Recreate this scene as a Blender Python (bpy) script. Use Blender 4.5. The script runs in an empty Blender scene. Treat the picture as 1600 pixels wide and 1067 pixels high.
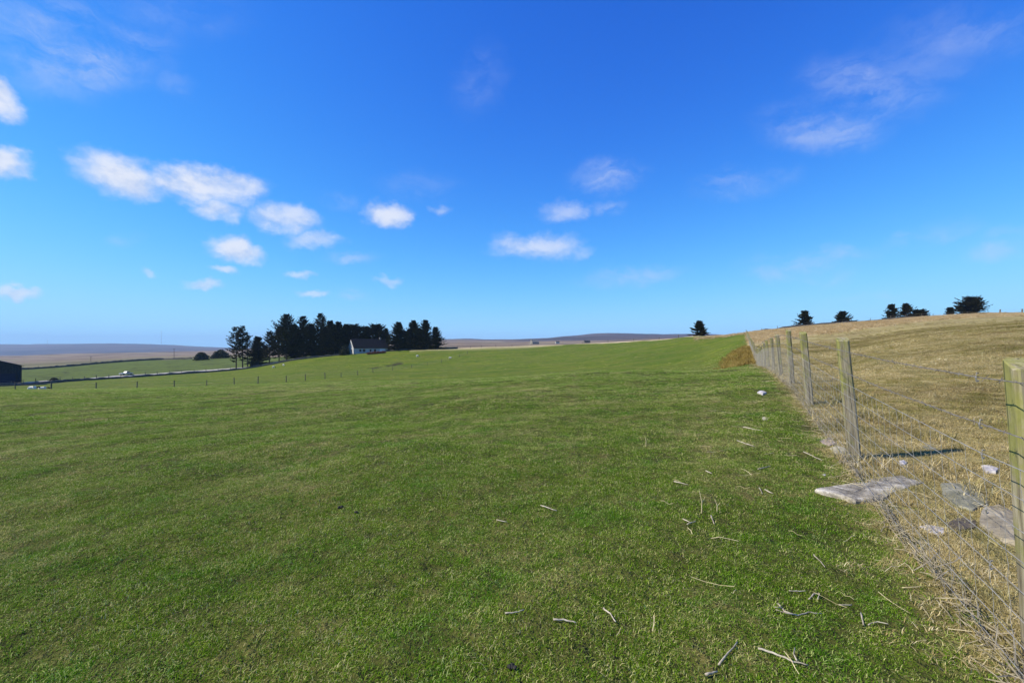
import bpy, math, random
import numpy as np
from mathutils import Vector, Matrix

random.seed(11)
RNG = np.random.default_rng(5)
SC = bpy.context.scene
COL = SC.collection
R = math.radians

# ------------------------------------------------------------------ camera, exposure
H = 1.35            # eye height above the turf
F = 711.0           # focal length in photo pixels (1600 wide), a 16 mm wide angle
YH = 540.0          # level line in the photograph
cam_d = bpy.data.cameras.new('camera')
cam_d.lens = 36.0 * F / 1600
cam_d.sensor_width = 36
cam_d.clip_start = 0.05
cam_d.clip_end = 40000
cam_d.shift_y = (YH - 533.5) / 1600
cam = bpy.data.objects.new('camera', cam_d)
COL.objects.link(cam)
cam.location = (0, 0, H)
cam.rotation_euler = (R(90), 0, 0)
SC.camera = cam
SC.view_settings.view_transform = 'Standard'
SC.view_settings.look = 'None'
SC.view_settings.exposure = 0.45
SC.view_settings.gamma = 1
SC.view_settings.use_curve_mapping = False
SC.cycles.volume_bounces = 1
SC.cycles.max_bounces = 6
SC.cycles.use_denoising = True

# ------------------------------------------------------------------ sun
SUN_EL, SUN_AZ = R(41), R(-97)       # azimuth from +Y (ahead) towards +X (right): the sun stands to the left
sun_d = bpy.data.lights.new('sun', 'SUN')
sun_d.energy = 5.0
sun_d.angle = R(0.53)
sun_d.color = (1.0, 0.915, 0.75)
sun = bpy.data.objects.new('sun', sun_d)
COL.objects.link(sun)
sdir = Vector((math.sin(SUN_AZ) * math.cos(SUN_EL), math.cos(SUN_AZ) * math.cos(SUN_EL), math.sin(SUN_EL)))
sun.rotation_euler = sdir.to_track_quat('Z', 'Y').to_euler()
sun.location = (-30, 0, 40)


# ------------------------------------------------------------------ node helper
class NT:
    def __init__(self, tree):
        self.t = tree

    def n(self, typ, ins=None, **props):
        nd = self.t.nodes.new(typ)
        for k, v in props.items():
            setattr(nd, k, v)
        for k, v in (ins or {}).items():
            self.set(nd.inputs[k], v)
        return nd

    def set(self, sock, v):
        if isinstance(v, bpy.types.NodeSocket):
            self.t.links.new(v, sock)
        elif isinstance(v, bpy.types.Node):
            self.t.links.new(v.outputs[0], sock)
        else:
            if isinstance(v, tuple) and sock.type == 'RGBA' and len(v) == 3:
                v = (*v, 1)
            sock.default_value = v

    def math(self, op, a, b=0.0, c=0.0, clamp=False):
        nd = self.n('ShaderNodeMath', operation=op, use_clamp=clamp)
        self.set(nd.inputs[0], a)
        self.set(nd.inputs[1], b)
        self.set(nd.inputs[2], c)
        return nd.outputs[0]

    def vmath(self, op, a, b=None, scale=None):
        nd = self.n('ShaderNodeVectorMath', operation=op)
        self.set(nd.inputs[0], a)
        if b is not None:
            self.set(nd.inputs[1], b)
        if scale is not None:
            self.set(nd.inputs['Scale'], scale)
        return nd.outputs['Value'] if op in ('LENGTH', 'DOT_PRODUCT') else nd.outputs[0]

    def mix(self, f, a, b, mode='MIX'):
        nd = self.n('ShaderNodeMix', data_type='RGBA', blend_type=mode)
        self.set(nd.inputs[0], f)
        self.set(nd.inputs[6], a)
        self.set(nd.inputs[7], b)
        return nd.outputs[2]

    def rng(self, v, a, b, c=0.0, d=1.0, smooth=True):
        nd = self.n('ShaderNodeMapRange', interpolation_type='SMOOTHSTEP' if smooth else 'LINEAR')
        for i, x in enumerate((v, a, b, c, d)):
            self.set(nd.inputs[i], x)
        return nd.outputs[0]

    def noise(self, vec, scale, detail=4.0, rough=0.55, dist=0.0):
        nd = self.n('ShaderNodeTexNoise', {'Scale': scale, 'Detail': detail, 'Roughness': rough, 'Distortion': dist})
        if vec is not None:
            self.set(nd.inputs['Vector'], vec)
        return nd.outputs[0]

    def ramp(self, f, stops):
        nd = self.n('ShaderNodeValToRGB')
        e = nd.color_ramp.elements
        while len(e) < len(stops):
            e.new(0.5)
        for i, (p, c) in enumerate(stops):
            e[i].position = p
            e[i].color = (*c, 1)
        self.set(nd.inputs[0], f)
        return nd.outputs[0]

    def pos(self):
        return self.n('ShaderNodeNewGeometry').outputs['Position']

    def attr(self, name):
        return self.n('ShaderNodeAttribute', attribute_name=name).outputs['Fac']


# ------------------------------------------------------------------ world: sky and clouds far away
world = bpy.data.worlds.new('World')
SC.world = world
world.use_nodes = True
world.node_tree.nodes.clear()
W = NT(world.node_tree)
sky = W.n('ShaderNodeTexSky', sky_type='NISHITA', sun_disc=False, sun_elevation=SUN_EL, sun_rotation=SUN_AZ,
          altitude=0.0, air_density=0.8, dust_density=0.0, ozone_density=4.0)
SKY_STRENGTH = 0.13
SKY_GAIN, SKY_TOP, SKY_POW = (.45, .98, 2.4), (2.15, 4.6, 6.3), (2.0, 1.55, 1.35)      # film-like shoulder: the bright horizon band rolls off instead of clipping
skc = W.n('ShaderNodeSeparateColor', {0: sky})
skr = []
for ch_, gn_, tp_, pw_ in zip(range(3), SKY_GAIN, SKY_TOP, SKY_POW):
    ex = W.math('EXPONENT', W.math('MULTIPLY', W.math('POWER', W.math('MULTIPLY', skc.outputs[ch_], .5), pw_), -2 * gn_ / tp_))
    skr.append(W.math('MULTIPLY', W.math('SUBTRACT', 1.0, ex), tp_))
hsv = W.n('ShaderNodeCombineColor', {0: skr[0], 1: skr[1], 2: skr[2]})
dirv = W.n('ShaderNodeTexCoord').outputs['Generated']
sep = W.n('ShaderNodeSeparateXYZ', {0: dirv})
az = W.math('ARCTAN2', sep.outputs[0], sep.outputs[1])
el = W.math('ARCSINE', sep.outputs[2])
sph = W.n('ShaderNodeCombineXYZ', {0: az, 1: el, 2: 0.0}).outputs[0]
nz = W.n('ShaderNodeTexNoise', {'Vector': dirv, 'Scale': 9.0, 'Detail': 5.0, 'Roughness': 0.6})
warp = W.vmath('SCALE', W.vmath('SUBTRACT', nz.outputs['Color'], (0.5, 0.5, 0.5)), scale=0.07)
nz2 = W.n('ShaderNodeTexNoise', {'Vector': dirv, 'Scale': 38.0, 'Detail': 4.0, 'Roughness': 0.6})
warp2 = W.vmath('SCALE', W.vmath('SUBTRACT', nz2.outputs['Color'], (0.5, 0.5, 0.5)), scale=0.022)
sphw = W.vmath('ADD', W.vmath('ADD', sph, warp), warp2)
# each cloud: bearing and height in degrees, half length and half height in degrees, tilt, density
CLOUDS = []


def cl(x, y, a, b, tilt, w):
    u = (x - 800) / F
    CLOUDS.append((math.degrees(math.atan(u)), math.degrees(math.atan((YH - y) / F / math.hypot(1, u))),
                   math.degrees(a / F / (1 + u * u)), math.degrees(b / F / math.hypot(1, u)), tilt, w))


for c in [(190, 270, 110, 46, 0, .98), (322, 288, 140, 38, 3, .98), (340, 325, 60, 30, 10, .7), (445, 340, 84, 30, -4, .72),
          (500, 376, 70, 22, 0, .5), (372, 388, 66, 30, 0, .9), (353, 422, 38, 13, 0, .62), (318, 447, 56, 13, 0, .62),
          (470, 423, 34, 12, 0, .5), (485, 458, 44, 11, 0, .55), (550, 405, 36, 11, 0, .36), (605, 441, 34, 12, 0, .4),
          (604, 334, 54, 26, 0, .88), (688, 333, 28, 16, 0, .42), (550, 468, 24, 10, 0, .3), (237, 432, 16, 13, 0, .4),
          (0, 158, 52, 50, 35, .95), (10, 255, 66, 30, 0, .9), (20, 456, 62, 15, -5, .7), (188, 364, 26, 12, 0, .2),
          (130, 92, 150, 46, 24, .34), (60, 40, 120, 36, 26, .30), (190, 75, 110, 30, 26, .22), (250, 20, 160, 40, 24, .12),
          (845, 384, 104, 34, 0, .66), (885, 328, 60, 28, 0, .46), (948, 274, 52, 22, 0, .28), (955, 324, 28, 12, 0, .22),
          (988, 432, 76, 16, 0, .30), (755, 130, 46, 34, 30, .10), (1282, 204, 86, 28, -14, .36), (1355, 140, 110, 36, -20, .26),
          (1245, 178, 70, 18, -12, .12), (1520, 48, 150, 40, -12, .17), (1420, 105, 120, 30, -16, .12),
          (1158, 288, 76, 20, 0, .22), (1250, 415, 90, 24, -5, .30), (1325, 393, 44, 16, -8, .30),
          (1480, 368, 70, 24, 0, .24), (1550, 388, 80, 20, -5, .26), (1402, 377, 26, 14, 0, .26), (1570, 356, 50, 14, 0, .26),
          (275, 130, 26, 18, 0, .13), (528, 312, 30, 14, 0, .17), (1385, 462, 80, 7, -4, .12), (650, 292, 60, 20, 0, .10)]:
    cl(*c)
rs = random.Random(3)
for i in range(16):                                    # the same fair weather sky goes on behind the camera
    CLOUDS.append((rs.choice([-1, 1]) * rs.uniform(62, 178), rs.uniform(6, 38), rs.uniform(3, 9), rs.uniform(1.2, 3), rs.uniform(-10, 10), rs.uniform(.4, 1)))
def cloud_noise(v):
    a = W.noise(W.vmath('MULTIPLY', v, (1, 1, 1.9)), 13.0, 9.0, 0.60, 0.25)
    b = W.noise(W.vmath('MULTIPLY', v, (1, 1, 1.5)), 42.0, 7.0, 0.62)
    return W.math('ADD', W.math('MULTIPLY', a, .76), W.math('MULTIPLY', b, .24))


tot, num, den = None, None, None        # shape, weighted opacity, weight
WISPS = [c for c in CLOUDS if c[5] < .37]
for (a0, e0, ra, re, tilt, w) in [c for c in CLOUDS if c[5] >= .37]:
    ra, re = ra * 1.1, re * 1.1
    mp = W.n('ShaderNodeMapping', {'Vector': sphw, 'Location': (R(a0), R(e0), 0), 'Rotation': (0, 0, R(tilt)),
                                   'Scale': (R(ra), R(re), 1)}, vector_type='TEXTURE')
    m = W.rng(W.vmath('LENGTH', mp.outputs[0]), 0.0, 1.42, 1.0, 0.0)
    mw = W.math('MULTIPLY', m, w)
    tot = m if tot is None else W.math('MAXIMUM', tot, m)
    num = mw if num is None else W.math('ADD', num, mw)
    den = m if den is None else W.math('ADD', den, m)
fb = cloud_noise(dirv)
fb_up = cloud_noise(W.vmath('ADD', dirv, (-.010, 0, .012)))
wt = W.math('MINIMUM', W.math('DIVIDE', num, W.math('ADD', den, .001)), 0.96)
thick = W.math('SUBTRACT', W.math('MULTIPLY', tot, 1.32), W.math('MULTIPLY', W.math('SUBTRACT', 1.0, fb), 1.18))
thick = W.math('SUBTRACT', thick, W.math('MULTIPLY', W.math('SUBTRACT', 1.0, wt), 0.22))
dens = W.math('MULTIPLY', W.rng(thick, -0.10, 0.80, 0.0, 1.0), W.math('POWER', wt, .8))
wsp = None
for (a0, e0, ra, re, tilt, w) in WISPS:              # thin veils: no hard shape, only streaks inside a soft patch
    mp = W.n('ShaderNodeMapping', {'Vector': sphw, 'Location': (R(a0), R(e0), 0), 'Rotation': (0, 0, R(tilt)),
                                   'Scale': (R(ra), R(re), 1)}, vector_type='TEXTURE')
    m = W.rng(W.vmath('LENGTH', mp.outputs[0]), 0.0, 1.5, w * 1.55, 0.0)
    wsp = m if wsp is None else W.math('MAXIMUM', wsp, m)
streak = W.noise(W.vmath('MULTIPLY', W.vmath('ADD', dirv, W.vmath('SCALE', warp, scale=1.5)), (5, 5, 17)), 1.6, 8.0, 0.64, 0.6)
wsp = W.math('MULTIPLY', wsp, W.rng(W.math('ADD', W.math('MULTIPLY', streak, .7), W.math('MULTIPLY', fb, .3)), .36, .68))
dens = W.math('MAXIMUM', dens, W.math('MINIMUM', wsp, .8))
csh = W.rng(W.math('ADD', W.math('SUBTRACT', fb, fb_up), W.math('MULTIPLY', thick, .16)), -.08, .20)  # shading painted into the clouds: upper left sides brighter, undersides lavender
ccol = W.mix(csh, (3.4, 3.9, 5.1, 1), (4.7, 4.9, 5.5, 1))
cfin = W.mix(dens, hsv.outputs[0], ccol)
bg = W.n('ShaderNodeBackground', {'Color': cfin, 'Strength': SKY_STRENGTH})
W.n('ShaderNodeOutputWorld', {'Surface': bg})


# ------------------------------------------------------------------ object helpers
def link(o, parent=None):
    COL.objects.link(o)
    if parent is not None:
        o.parent = parent
    return o


def tag(o, label=None, cat=None, group=None, kind=None):
    for k, v in (('label', label), ('category', cat), ('group', group), ('kind', kind)):
        if v:
            o[k] = v
    return o


def empty(name, loc, rz=0.0):
    o = bpy.data.objects.new(name, None)
    o.empty_display_size = 0.2
    o.location = loc
    o.rotation_euler = (0, 0, rz)
    return link(o)


def copy_tree(o, parent=None):
    c = o.copy()
    COL.objects.link(c)
    if parent is not None:
        c.parent = parent
    for ch in [x for x in bpy.data.objects if x.parent == o]:
        copy_tree(ch, c)
    return c


class MB:
    def __init__(self):
        self.v, self.f = [], []

    def add(self, vs, fs):
        b = len(self.v)
        self.v += [tuple(p) for p in vs]
        self.f += [tuple(i + b for i in f) for f in fs]

    def box(self, c, s, rot=None):
        x, y, z = (d / 2 for d in s)
        vs = [Vector((i * x, j * y, k * z)) for i in (-1, 1) for j in (-1, 1) for k in (-1, 1)]
        if rot is not None:
            vs = [rot @ p for p in vs]
        self.add([p + Vector(c) for p in vs], [(0, 1, 3, 2), (4, 6, 7, 5), (0, 4, 5, 1), (2, 3, 7, 6), (0, 2, 6, 4), (1, 5, 7, 3)])

    def tube(self, pts, r, n=5, cap=True):
        pts = [Vector(p) for p in pts]
        k = len(pts)
        rr = r if hasattr(r, '__len__') else [r] * k
        vs, fs = [], []
        for i, p in enumerate(pts):
            d = (pts[min(i + 1, k - 1)] - pts[max(i - 1, 0)])
            if d.length < 1e-9:
                d = Vector((0, 0, 1))
            d.normalize()
            a = d.cross(Vector((0, 0, 1)) if abs(d.z) < 0.95 else Vector((1, 0, 0))).normalized()
            b = d.cross(a)
            for j in range(n):
                t = 2 * math.pi * j / n
                vs.append(p + (a * math.cos(t) + b * math.sin(t)) * rr[i])
        for i in range(k - 1):
            for j in range(n):
                j2 = (j + 1) % n
                fs.append((i * n + j, i * n + j2, (i + 1) * n + j2, (i + 1) * n + j))
        if cap:
            fs.append(tuple(range(n - 1, -1, -1)))
            fs.append(tuple((k - 1) * n + j for j in range(n)))
        self.add(vs, fs)

    def build(self, name, mat, parent=None, smooth=False):
        me = bpy.data.meshes.new(name)
        me.from_pydata(self.v, [], self.f)
        me.materials.append(mat)
        if smooth:
            me.shade_smooth()
        me.update()
        return link(bpy.data.objects.new(name, me), parent)


# ------------------------------------------------------------------ the lie of the land
# columns across the view: photo column -> (distance ahead, height) pairs; 'y' rows give the level in photo rows instead
def yz(d, y):
    return (d, H + (YH - y) / F * d)


COLS = {
    -500: [(1.5, 0), (5, -.15), (10, -.4), (20, -1.0), (32, -1.95), yz(45, 611), yz(55, 614), yz(70, 615), yz(100, 608), yz(115, 605), yz(130, 602), yz(260, 582), yz(400, 574), yz(800, 566), yz(1500, 558), yz(3200, 558), yz(5500, 540), yz(9000, 542)],
    0: [(1.5, 0), (5, -.15), (10, -.4), (20, -1.0), (32, -1.95), yz(45, 611), yz(55, 612.5), yz(70, 613), yz(100, 606), yz(115, 603), yz(130, 600), yz(260, 579), yz(400, 572), yz(800, 564), yz(1500, 557), yz(3200, 557), yz(5500, 538.5), yz(9000, 541)],
    200: [(1.5, 0), (5, -.1), (10, -.35), (20, -.95), (35, -2.15), yz(50, 608), yz(60, 608), yz(80, 604.5), yz(120, 597), yz(155, 591), yz(165, 588.8), yz(178, 586), yz(250, 573), yz(330, 564.5), yz(420, 563), yz(800, 557), yz(1500, 551), yz(3200, 551), yz(5500, 537), yz(9000, 540)],
    370: [(1.5, 0), (5, -.08), (10, -.3), (20, -.8), (35, -1.85), yz(50, 602), yz(72, 600.5), yz(120, 590), yz(170, 580), yz(190, 576.2), yz(205, 573.5), yz(320, 559), yz(360, 558), yz(800, 552), yz(1500, 548), yz(3200, 547), yz(5500, 543.5), yz(9000, 544)],
    500: [(1.5, 0), (5, -.05), (10, -.25), (20, -.7), (35, -1.7), yz(52, 599.5), yz(85, 592.5), yz(130, 579), yz(175, 564.5), yz(192, 558), yz(230, 554.5), yz(320, 553), yz(800, 549), yz(1500, 546), yz(3200, 544), yz(5500, 543), yz(9000, 545)],
    650: [(1.5, 0), (5, 0), (10, -.15), (20, -.5), (35, -1.4), yz(55, 597), yz(90, 587.5), yz(130, 575.5), yz(170, 560), yz(195, 550), yz(208, 546.8), yz(230, 545.8), yz(400, 543), yz(800, 538.5), yz(1500, 535), yz(3200, 531.8), yz(6000, 533), yz(9000, 536)],
    800: [(1.5, 0), (5, .02), (10, 0), (20, -.25), (35, -1.1), yz(57, 592), yz(100, 576.5), yz(150, 559), yz(190, 547), yz(215, 541.5), yz(235, 541), yz(400, 539.8), yz(800, 536), yz(1500, 533.5), yz(3200, 530.8), yz(6000, 533), yz(9000, 536)],
    950: [(1.5, 0), (5, .03), (10, .08), (20, 0), (35, -.6), yz(50, 588), yz(80, 573), yz(110, 559), yz(150, 545), yz(185, 537), yz(205, 534.5), yz(230, 535.5), yz(400, 538), yz(1500, 531), yz(3200, 522.5), yz(6000, 526), yz(9000, 532)],
    1093: [(1.5, 0), (5, .06), (10, .18), (20, .12), (30, -.35), yz(42, 581.5), yz(60, 569), yz(80, 555), yz(110, 537), yz(130, 527), yz(145, 524.5), yz(175, 526), yz(300, 531), yz(1500, 528), yz(3200, 523), yz(6000, 527), yz(9000, 532)],
    1174: [(1.5, 0), (3, .0), (5, .12), (8.25, .22), (11.1, .34), (14.2, .36), (17.3, .33), (20.4, .30), (23.5, .18), (30, -.10), (36, -.05), (45, .55), (60, 1.4), yz(90, 526.5), yz(112, 520.6), yz(130, 520), yz(165, 523), yz(300, 529), yz(1500, 529), yz(3200, 526), yz(6000, 529), yz(9000, 533)],
    1300: [(1.5, -.02), (3, -.01), (5, .15), (8, .3), (11, .42), (15, .52), (22, .6), (30, .65), yz(40, 550), yz(60, 533), yz(80, 521.5), yz(100, 513.5), yz(122, 508), yz(138, 508), yz(175, 512), yz(300, 523), yz(1500, 530), yz(3200, 530), yz(9000, 534)],
    1450: [(1.5, 0), (3, .03), (5, .15), (8, .40), (12, .75), (20, 1.2), (30, 1.85), yz(42, 523), yz(60, 512), yz(80, 505), yz(100, 500.5), yz(126, 496.5), yz(142, 497), yz(180, 502), yz(300, 516), yz(1500, 530), yz(3200, 530), yz(9000, 534)],
    1600: [(1.5, -.02), (3, .04), (5, .2), (8, .55), (12, 1.0), (20, 1.75), (30, 2.6), yz(45, 507), yz(60, 502), yz(80, 497.5), yz(100, 494), yz(128, 490), yz(146, 490.5), yz(180, 495), yz(300, 511), yz(1500, 530), yz(3200, 530), yz(9000, 534)],
    2100: [(1.5, -.02), (3, .06), (5, .28), (8, .7), (12, 1.25), (20, 2.2), (30, 3.2), (45, 4.4), (60, 5.3), (80, 6.4), (100, 7.6), (128, 9.2), (146, 9.4), (180, 9.6), (300, 9), (1500, 15), (3200, 40), (9000, 60)],
}


def pchip(x, y, xq):
    x, y, xq = np.asarray(x, float), np.asarray(y, float), np.asarray(xq, float)
    h = np.diff(x)
    dl = np.diff(y) / h
    m = np.zeros_like(y)
    w1, w2 = 2 * h[1:] + h[:-1], h[1:] + 2 * h[:-1]
    ok = dl[:-1] * dl[1:] > 0
    with np.errstate(divide='ignore', invalid='ignore'):
        hm = (w1 + w2) / (w1 / dl[:-1] + w2 / dl[1:])
    m[1:-1] = np.where(ok, hm, 0)
    m[0], m[-1] = dl[0], dl[-1]
    xq = np.clip(xq, x[0], x[-1])
    i = np.clip(np.searchsorted(x, xq) - 1, 0, len(h) - 1)
    t = (xq - x[i]) / h[i]
    return ((1 + 2 * t) * (1 - t) ** 2 * y[i] + t * (1 - t) ** 2 * h[i] * m[i] + t * t * (3 - 2 * t) * y[i + 1] + t * t * (t - 1) * h[i] * m[i + 1])


LD = np.linspace(math.log(1.5), math.log(9000), 500)
CU = np.array([(x - 800) / F for x in COLS])
ZT = np.array([pchip([math.log(d) for d, _ in c], [z for _, z in c], LD) for c in COLS.values()])
UU = np.linspace(CU[0], CU[-1], 600)
ZD = np.array([pchip(CU, ZT[:, j], UU) for j in range(len(LD))]).T        # [u, d]

_k = []
for wl, amp in ((3.1, .006), (1.7, .0045), (0.9, .003), (6.5, .010)):
    for q in range(5):
        t = RNG.uniform(0, math.tau)
        _k.append((math.cos(t) / wl * math.tau, math.sin(t) / wl * math.tau, RNG.uniform(0, math.tau), amp, 0))
for wl, amp in ((14, .02), (30, .035), (75, .05)):
    for q in range(4):
        t = RNG.uniform(0, math.tau)
        _k.append((math.cos(t) / wl * math.tau, math.sin(t) / wl * math.tau, RNG.uniform(0, math.tau), amp, 1))
for wl, amp in ((420, 1.2), (900, 2.0), (180, .5)):
    for q in range(4):
        t = RNG.uniform(0, math.tau)
        _k.append((math.cos(t) / wl * math.tau, math.sin(t) / wl * math.tau, RNG.uniform(0, math.tau), amp, 2))


def gz(X, Y):
    """height of the ground at X (right), Y (ahead); arrays or numbers"""
    X, Y = np.asarray(X, float), np.asarray(Y, float)
    d = np.maximum(Y, 3.0)
    u = np.clip(X / d, UU[0], UU[-1] - 1e-9)
    fu = (u - UU[0]) / (UU[1] - UU[0])
    fd = np.clip((np.log(np.minimum(d, 8999)) - LD[0]) / (LD[1] - LD[0]), 0, len(LD) - 1.001)
    i, j = np.minimum(fu.astype(int), len(UU) - 2), fd.astype(int)
    a, b = fu - i, fd - j
    z = (ZD[i, j] * (1 - a) + ZD[i + 1, j] * a) * (1 - b) + (ZD[i, j + 1] * (1 - a) + ZD[i + 1, j + 1] * a) * b
    w1 = np.clip((d - 18) / 40, 0, 1)
    w2 = np.clip((d - 450) / 1500, 0, 1)
    for kx, ky, ph, am, lv in _k:
        w = 1.0 if lv == 0 else (w1 if lv == 1 else w2)
        z = z + am * w * np.sin(kx * X + ky * Y + ph)
    return z


def g(x, d):
    """ground point under photo column x at distance d ahead"""
    X = (x - 800) / F * d
    return Vector((X, d, float(gz(X, d))))


def hit(x, y):
    """where the sight line of photo pixel (x, y) meets the near ground"""
    u, s = (x - 800) / F, (YH - y) / F
    d = 1.5
    while d < 400 and H + s * d > float(gz(u * d, d)):
        d *= 1.01
    return Vector((u * d, d, float(gz(u * d, d))))


def fence_x(Y):
    return 1.17 + 0.503 * Y


# ------------------------------------------------------------------ materials
def mat(name):
    m = bpy.data.materials.new(name)
    m.use_nodes = True
    m.node_tree.nodes.clear()
    return m, NT(m.node_tree)


def finish(m, t, col, rough=0.9, bump=None, bs=0.3, bd=0.02, spec=0.25, metal=0.0):
    b = t.n('ShaderNodeBsdfPrincipled', {'Roughness': rough, 'Specular IOR Level': spec, 'Metallic': metal})
    t.set(b.inputs['Base Color'], col)
    if bump is not None:
        bn = t.n('ShaderNodeBump', {'Strength': bs, 'Distance': bd, 'Height': bump})
        t.set(b.inputs['Normal'], bn.outputs[0])
    t.n('ShaderNodeOutputMaterial', {'Surface': b})
    return m


def simple(name, c1, c2, scale=4.0, rough=0.85, spec=0.25, bs=0.3, bd=0.01, metal=0.0, detail=5.0):
    m, t = mat(name)
    co = t.n('ShaderNodeTexCoord').outputs['Object']
    nn = t.noise(co, scale, detail, 0.6)
    return finish(m, t, t.ramp(nn, [(0.3, c1), (0.7, c2)]), rough, nn, bs, bd, spec, metal)


def land_colour(t, P):
    """pasture colour that both the ground and the blades share: patches of green, olive and dead straw"""
    Pf = t.vmath('MULTIPLY', P, (1, 1, 0.2))
    big = t.noise(Pf, 0.11, 4.0, 0.6)
    mid = t.noise(Pf, 0.55, 5.0, 0.62)
    fine = t.noise(Pf, 3.2, 5.0, 0.65)
    return big, mid, fine


# ground
m_land, t = mat('land')
P = t.pos()
big, mid, fine = land_colour(t, P)
vf = t.noise(P, 14.0, 4.0, 0.7)
hm = t.noise(t.vmath('MULTIPLY', P, (1, 1, 0)), 0.022, 5.0, 0.6)
mixv = t.math('ADD', t.math('MULTIPLY', mid, 0.5), t.math('ADD', t.math('MULTIPLY', fine, 0.35), t.math('MULTIPLY', vf, 0.25)))
green = t.ramp(mixv, [(0.40, (.042, .072, .005)), (0.50, (.084, .130, .009)), (0.62, (.134, .168, .018)), (0.74, (.24, .22, .06))])
str_ = t.noise(t.vmath('MULTIPLY', P, (.05, .16, 0)), 1.0, 6.0, 0.65)
green = t.mix(t.rng(str_, .40, .64), t.mix(1.0, green, (.72, .80, .6), 'MULTIPLY'), t.mix(1.0, green, (1.12, 1.02, .9), 'MULTIPLY'))
green = t.mix(t.rng(big, 0.42, 0.62), green, t.mix(0.55, green, (.118, .132, .022)))
near_soil = t.ramp(mixv, [(0.40, (.028, .032, .008)), (0.56, (.072, .078, .016)), (0.7, (.17, .14, .05))])
green = t.mix(t.attr('near'), green, near_soil)
dryc = t.ramp(mixv, [(0.40, (.17, .13, .045)), (0.52, (.29, .235, .09)), (0.62, (.40, .33, .15)), (0.74, (.50, .43, .23))])
dryc = t.mix(t.rng(t.noise(P, 0.30, 4.0, .6), 0.50, 0.66, 0, .75), dryc, (.19, .175, .035))
dryc = t.mix(t.rng(t.noise(P, 0.075, 3.0, .5), 0.52, 0.66, 0, .55), dryc, (.20, .155, .075))
rough_c = t.ramp(mixv, [(0.38, (.30, .22, .11)), (0.52, (.54, .43, .24)), (0.66, (.68, .57, .38))])
rush_c = t.ramp(t.noise(P, 2.2, 5.0, .7), [(0.36, (.07, .06, .012)), (0.52, (.22, .17, .035)), (0.68, (.42, .34, .11))])
moor_n = t.noise(t.vmath('MULTIPLY', P, (0.35, 1.0, 0)), 0.02, 6.0, 0.62)
moor = t.ramp(moor_n, [(0.36, (.065, .048, .034)), (0.47, (.17, .128, .09)), (0.56, (.24, .183, .13)), (0.66, (.15, .15, .062)), (0.75, (.075, .06, .035))])
heath = t.ramp(t.noise(t.vmath('MULTIPLY', P, (0.4, 1.0, 0)), 0.0028, 6.0, 0.6), [(0.36, (.035, .032, .036)), (0.55, (.085, .065, .066)), (0.7, (.13, .10, .085))])
c = t.mix(t.attr('dry'), green, dryc)
c = t.mix(t.attr('far_green'), c, t.mix(t.rng(t.noise(P, 0.16, 5.0, .65), .50, .66), (.085, .115, .022), (.035, .040, .015)))
c = t.mix(t.attr('rough'), c, rough_c)
c = t.mix(t.attr('rut'), c, (.035, .030, .016))
c = t.mix(t.attr('rush'), c, rush_c)
moor = t.mix(t.attr('moor_low'), moor, t.mix(t.rng(moor_n, .4, .6), (.10, .095, .045), (.17, .155, .085)))
c = t.mix(t.attr('moor'), c, moor)
c = t.mix(t.attr('heath'), c, heath)
bmp = t.math('ADD', t.math('MULTIPLY', fine, 1.0), t.math('MULTIPLY', vf, 0.5))
finish(m_land, t, c, 0.95, bmp, 0.9, 0.14, 0.1)


def blade_mat(name, stops, patch_lo, patch_hi, straw, trans=0.35, lush_c=(.55, .86, .5, 1), brown=(.16, .13, .05), big_c=(.215, .285, .038), big_a=.35, wb=.9):
    """stops: colours by blade tint; straw: dead colour that takes over in patches"""
    m, t = mat(name)
    P = t.pos()
    big, mid, fine = land_colour(t, P)
    tint = t.attr('tint')
    oi = t.n('ShaderNodeObjectInfo').outputs['Random']
    v = t.math('ADD', t.math('MULTIPLY', tint, 0.75), t.math('MULTIPLY', oi, 0.25))
    base = t.ramp(v, stops)
    base = t.mix(t.rng(big, .45, .62, 0, big_a), base, big_c)
    lush = t.noise(t.vmath('ADD', t.vmath('MULTIPLY', P, (1, 1, .2)), (31, 7, 0)), 1.25, 4.0, 0.62)
    base = t.mix(t.rng(lush, .46, .66, 0, .75), base, t.mix(1.0, base, lush_c, 'MULTIPLY'))
    s = t.math('ADD', t.math('ADD', t.math('MULTIPLY', mid, 1.0), t.math('ADD', t.math('MULTIPLY', fine, 0.9), t.math('MULTIPLY', big, wb))), t.math('MULTIPLY', tint, 0.50))
    base = t.mix(t.rng(s, patch_lo, patch_hi), base, straw)
    br = t.noise(t.vmath('ADD', t.vmath('MULTIPLY', P, (1, 1, .2)), (3, 57, 0)), 0.9, 5.0, 0.68)
    base = t.mix(t.rng(br, .58, .70, 0, .6), base, brown)
    d = t.n('ShaderNodeBsdfPrincipled', {'Base Color': base, 'Roughness': 0.7, 'Specular IOR Level': 0.06})
    tr = t.n('ShaderNodeBsdfTranslucent', {'Color': base})
    mx = t.n('ShaderNodeMixShader', {0: trans, 1: d, 2: tr})
    t.n('ShaderNodeOutputMaterial', {'Surface': mx})
    return m


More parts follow.
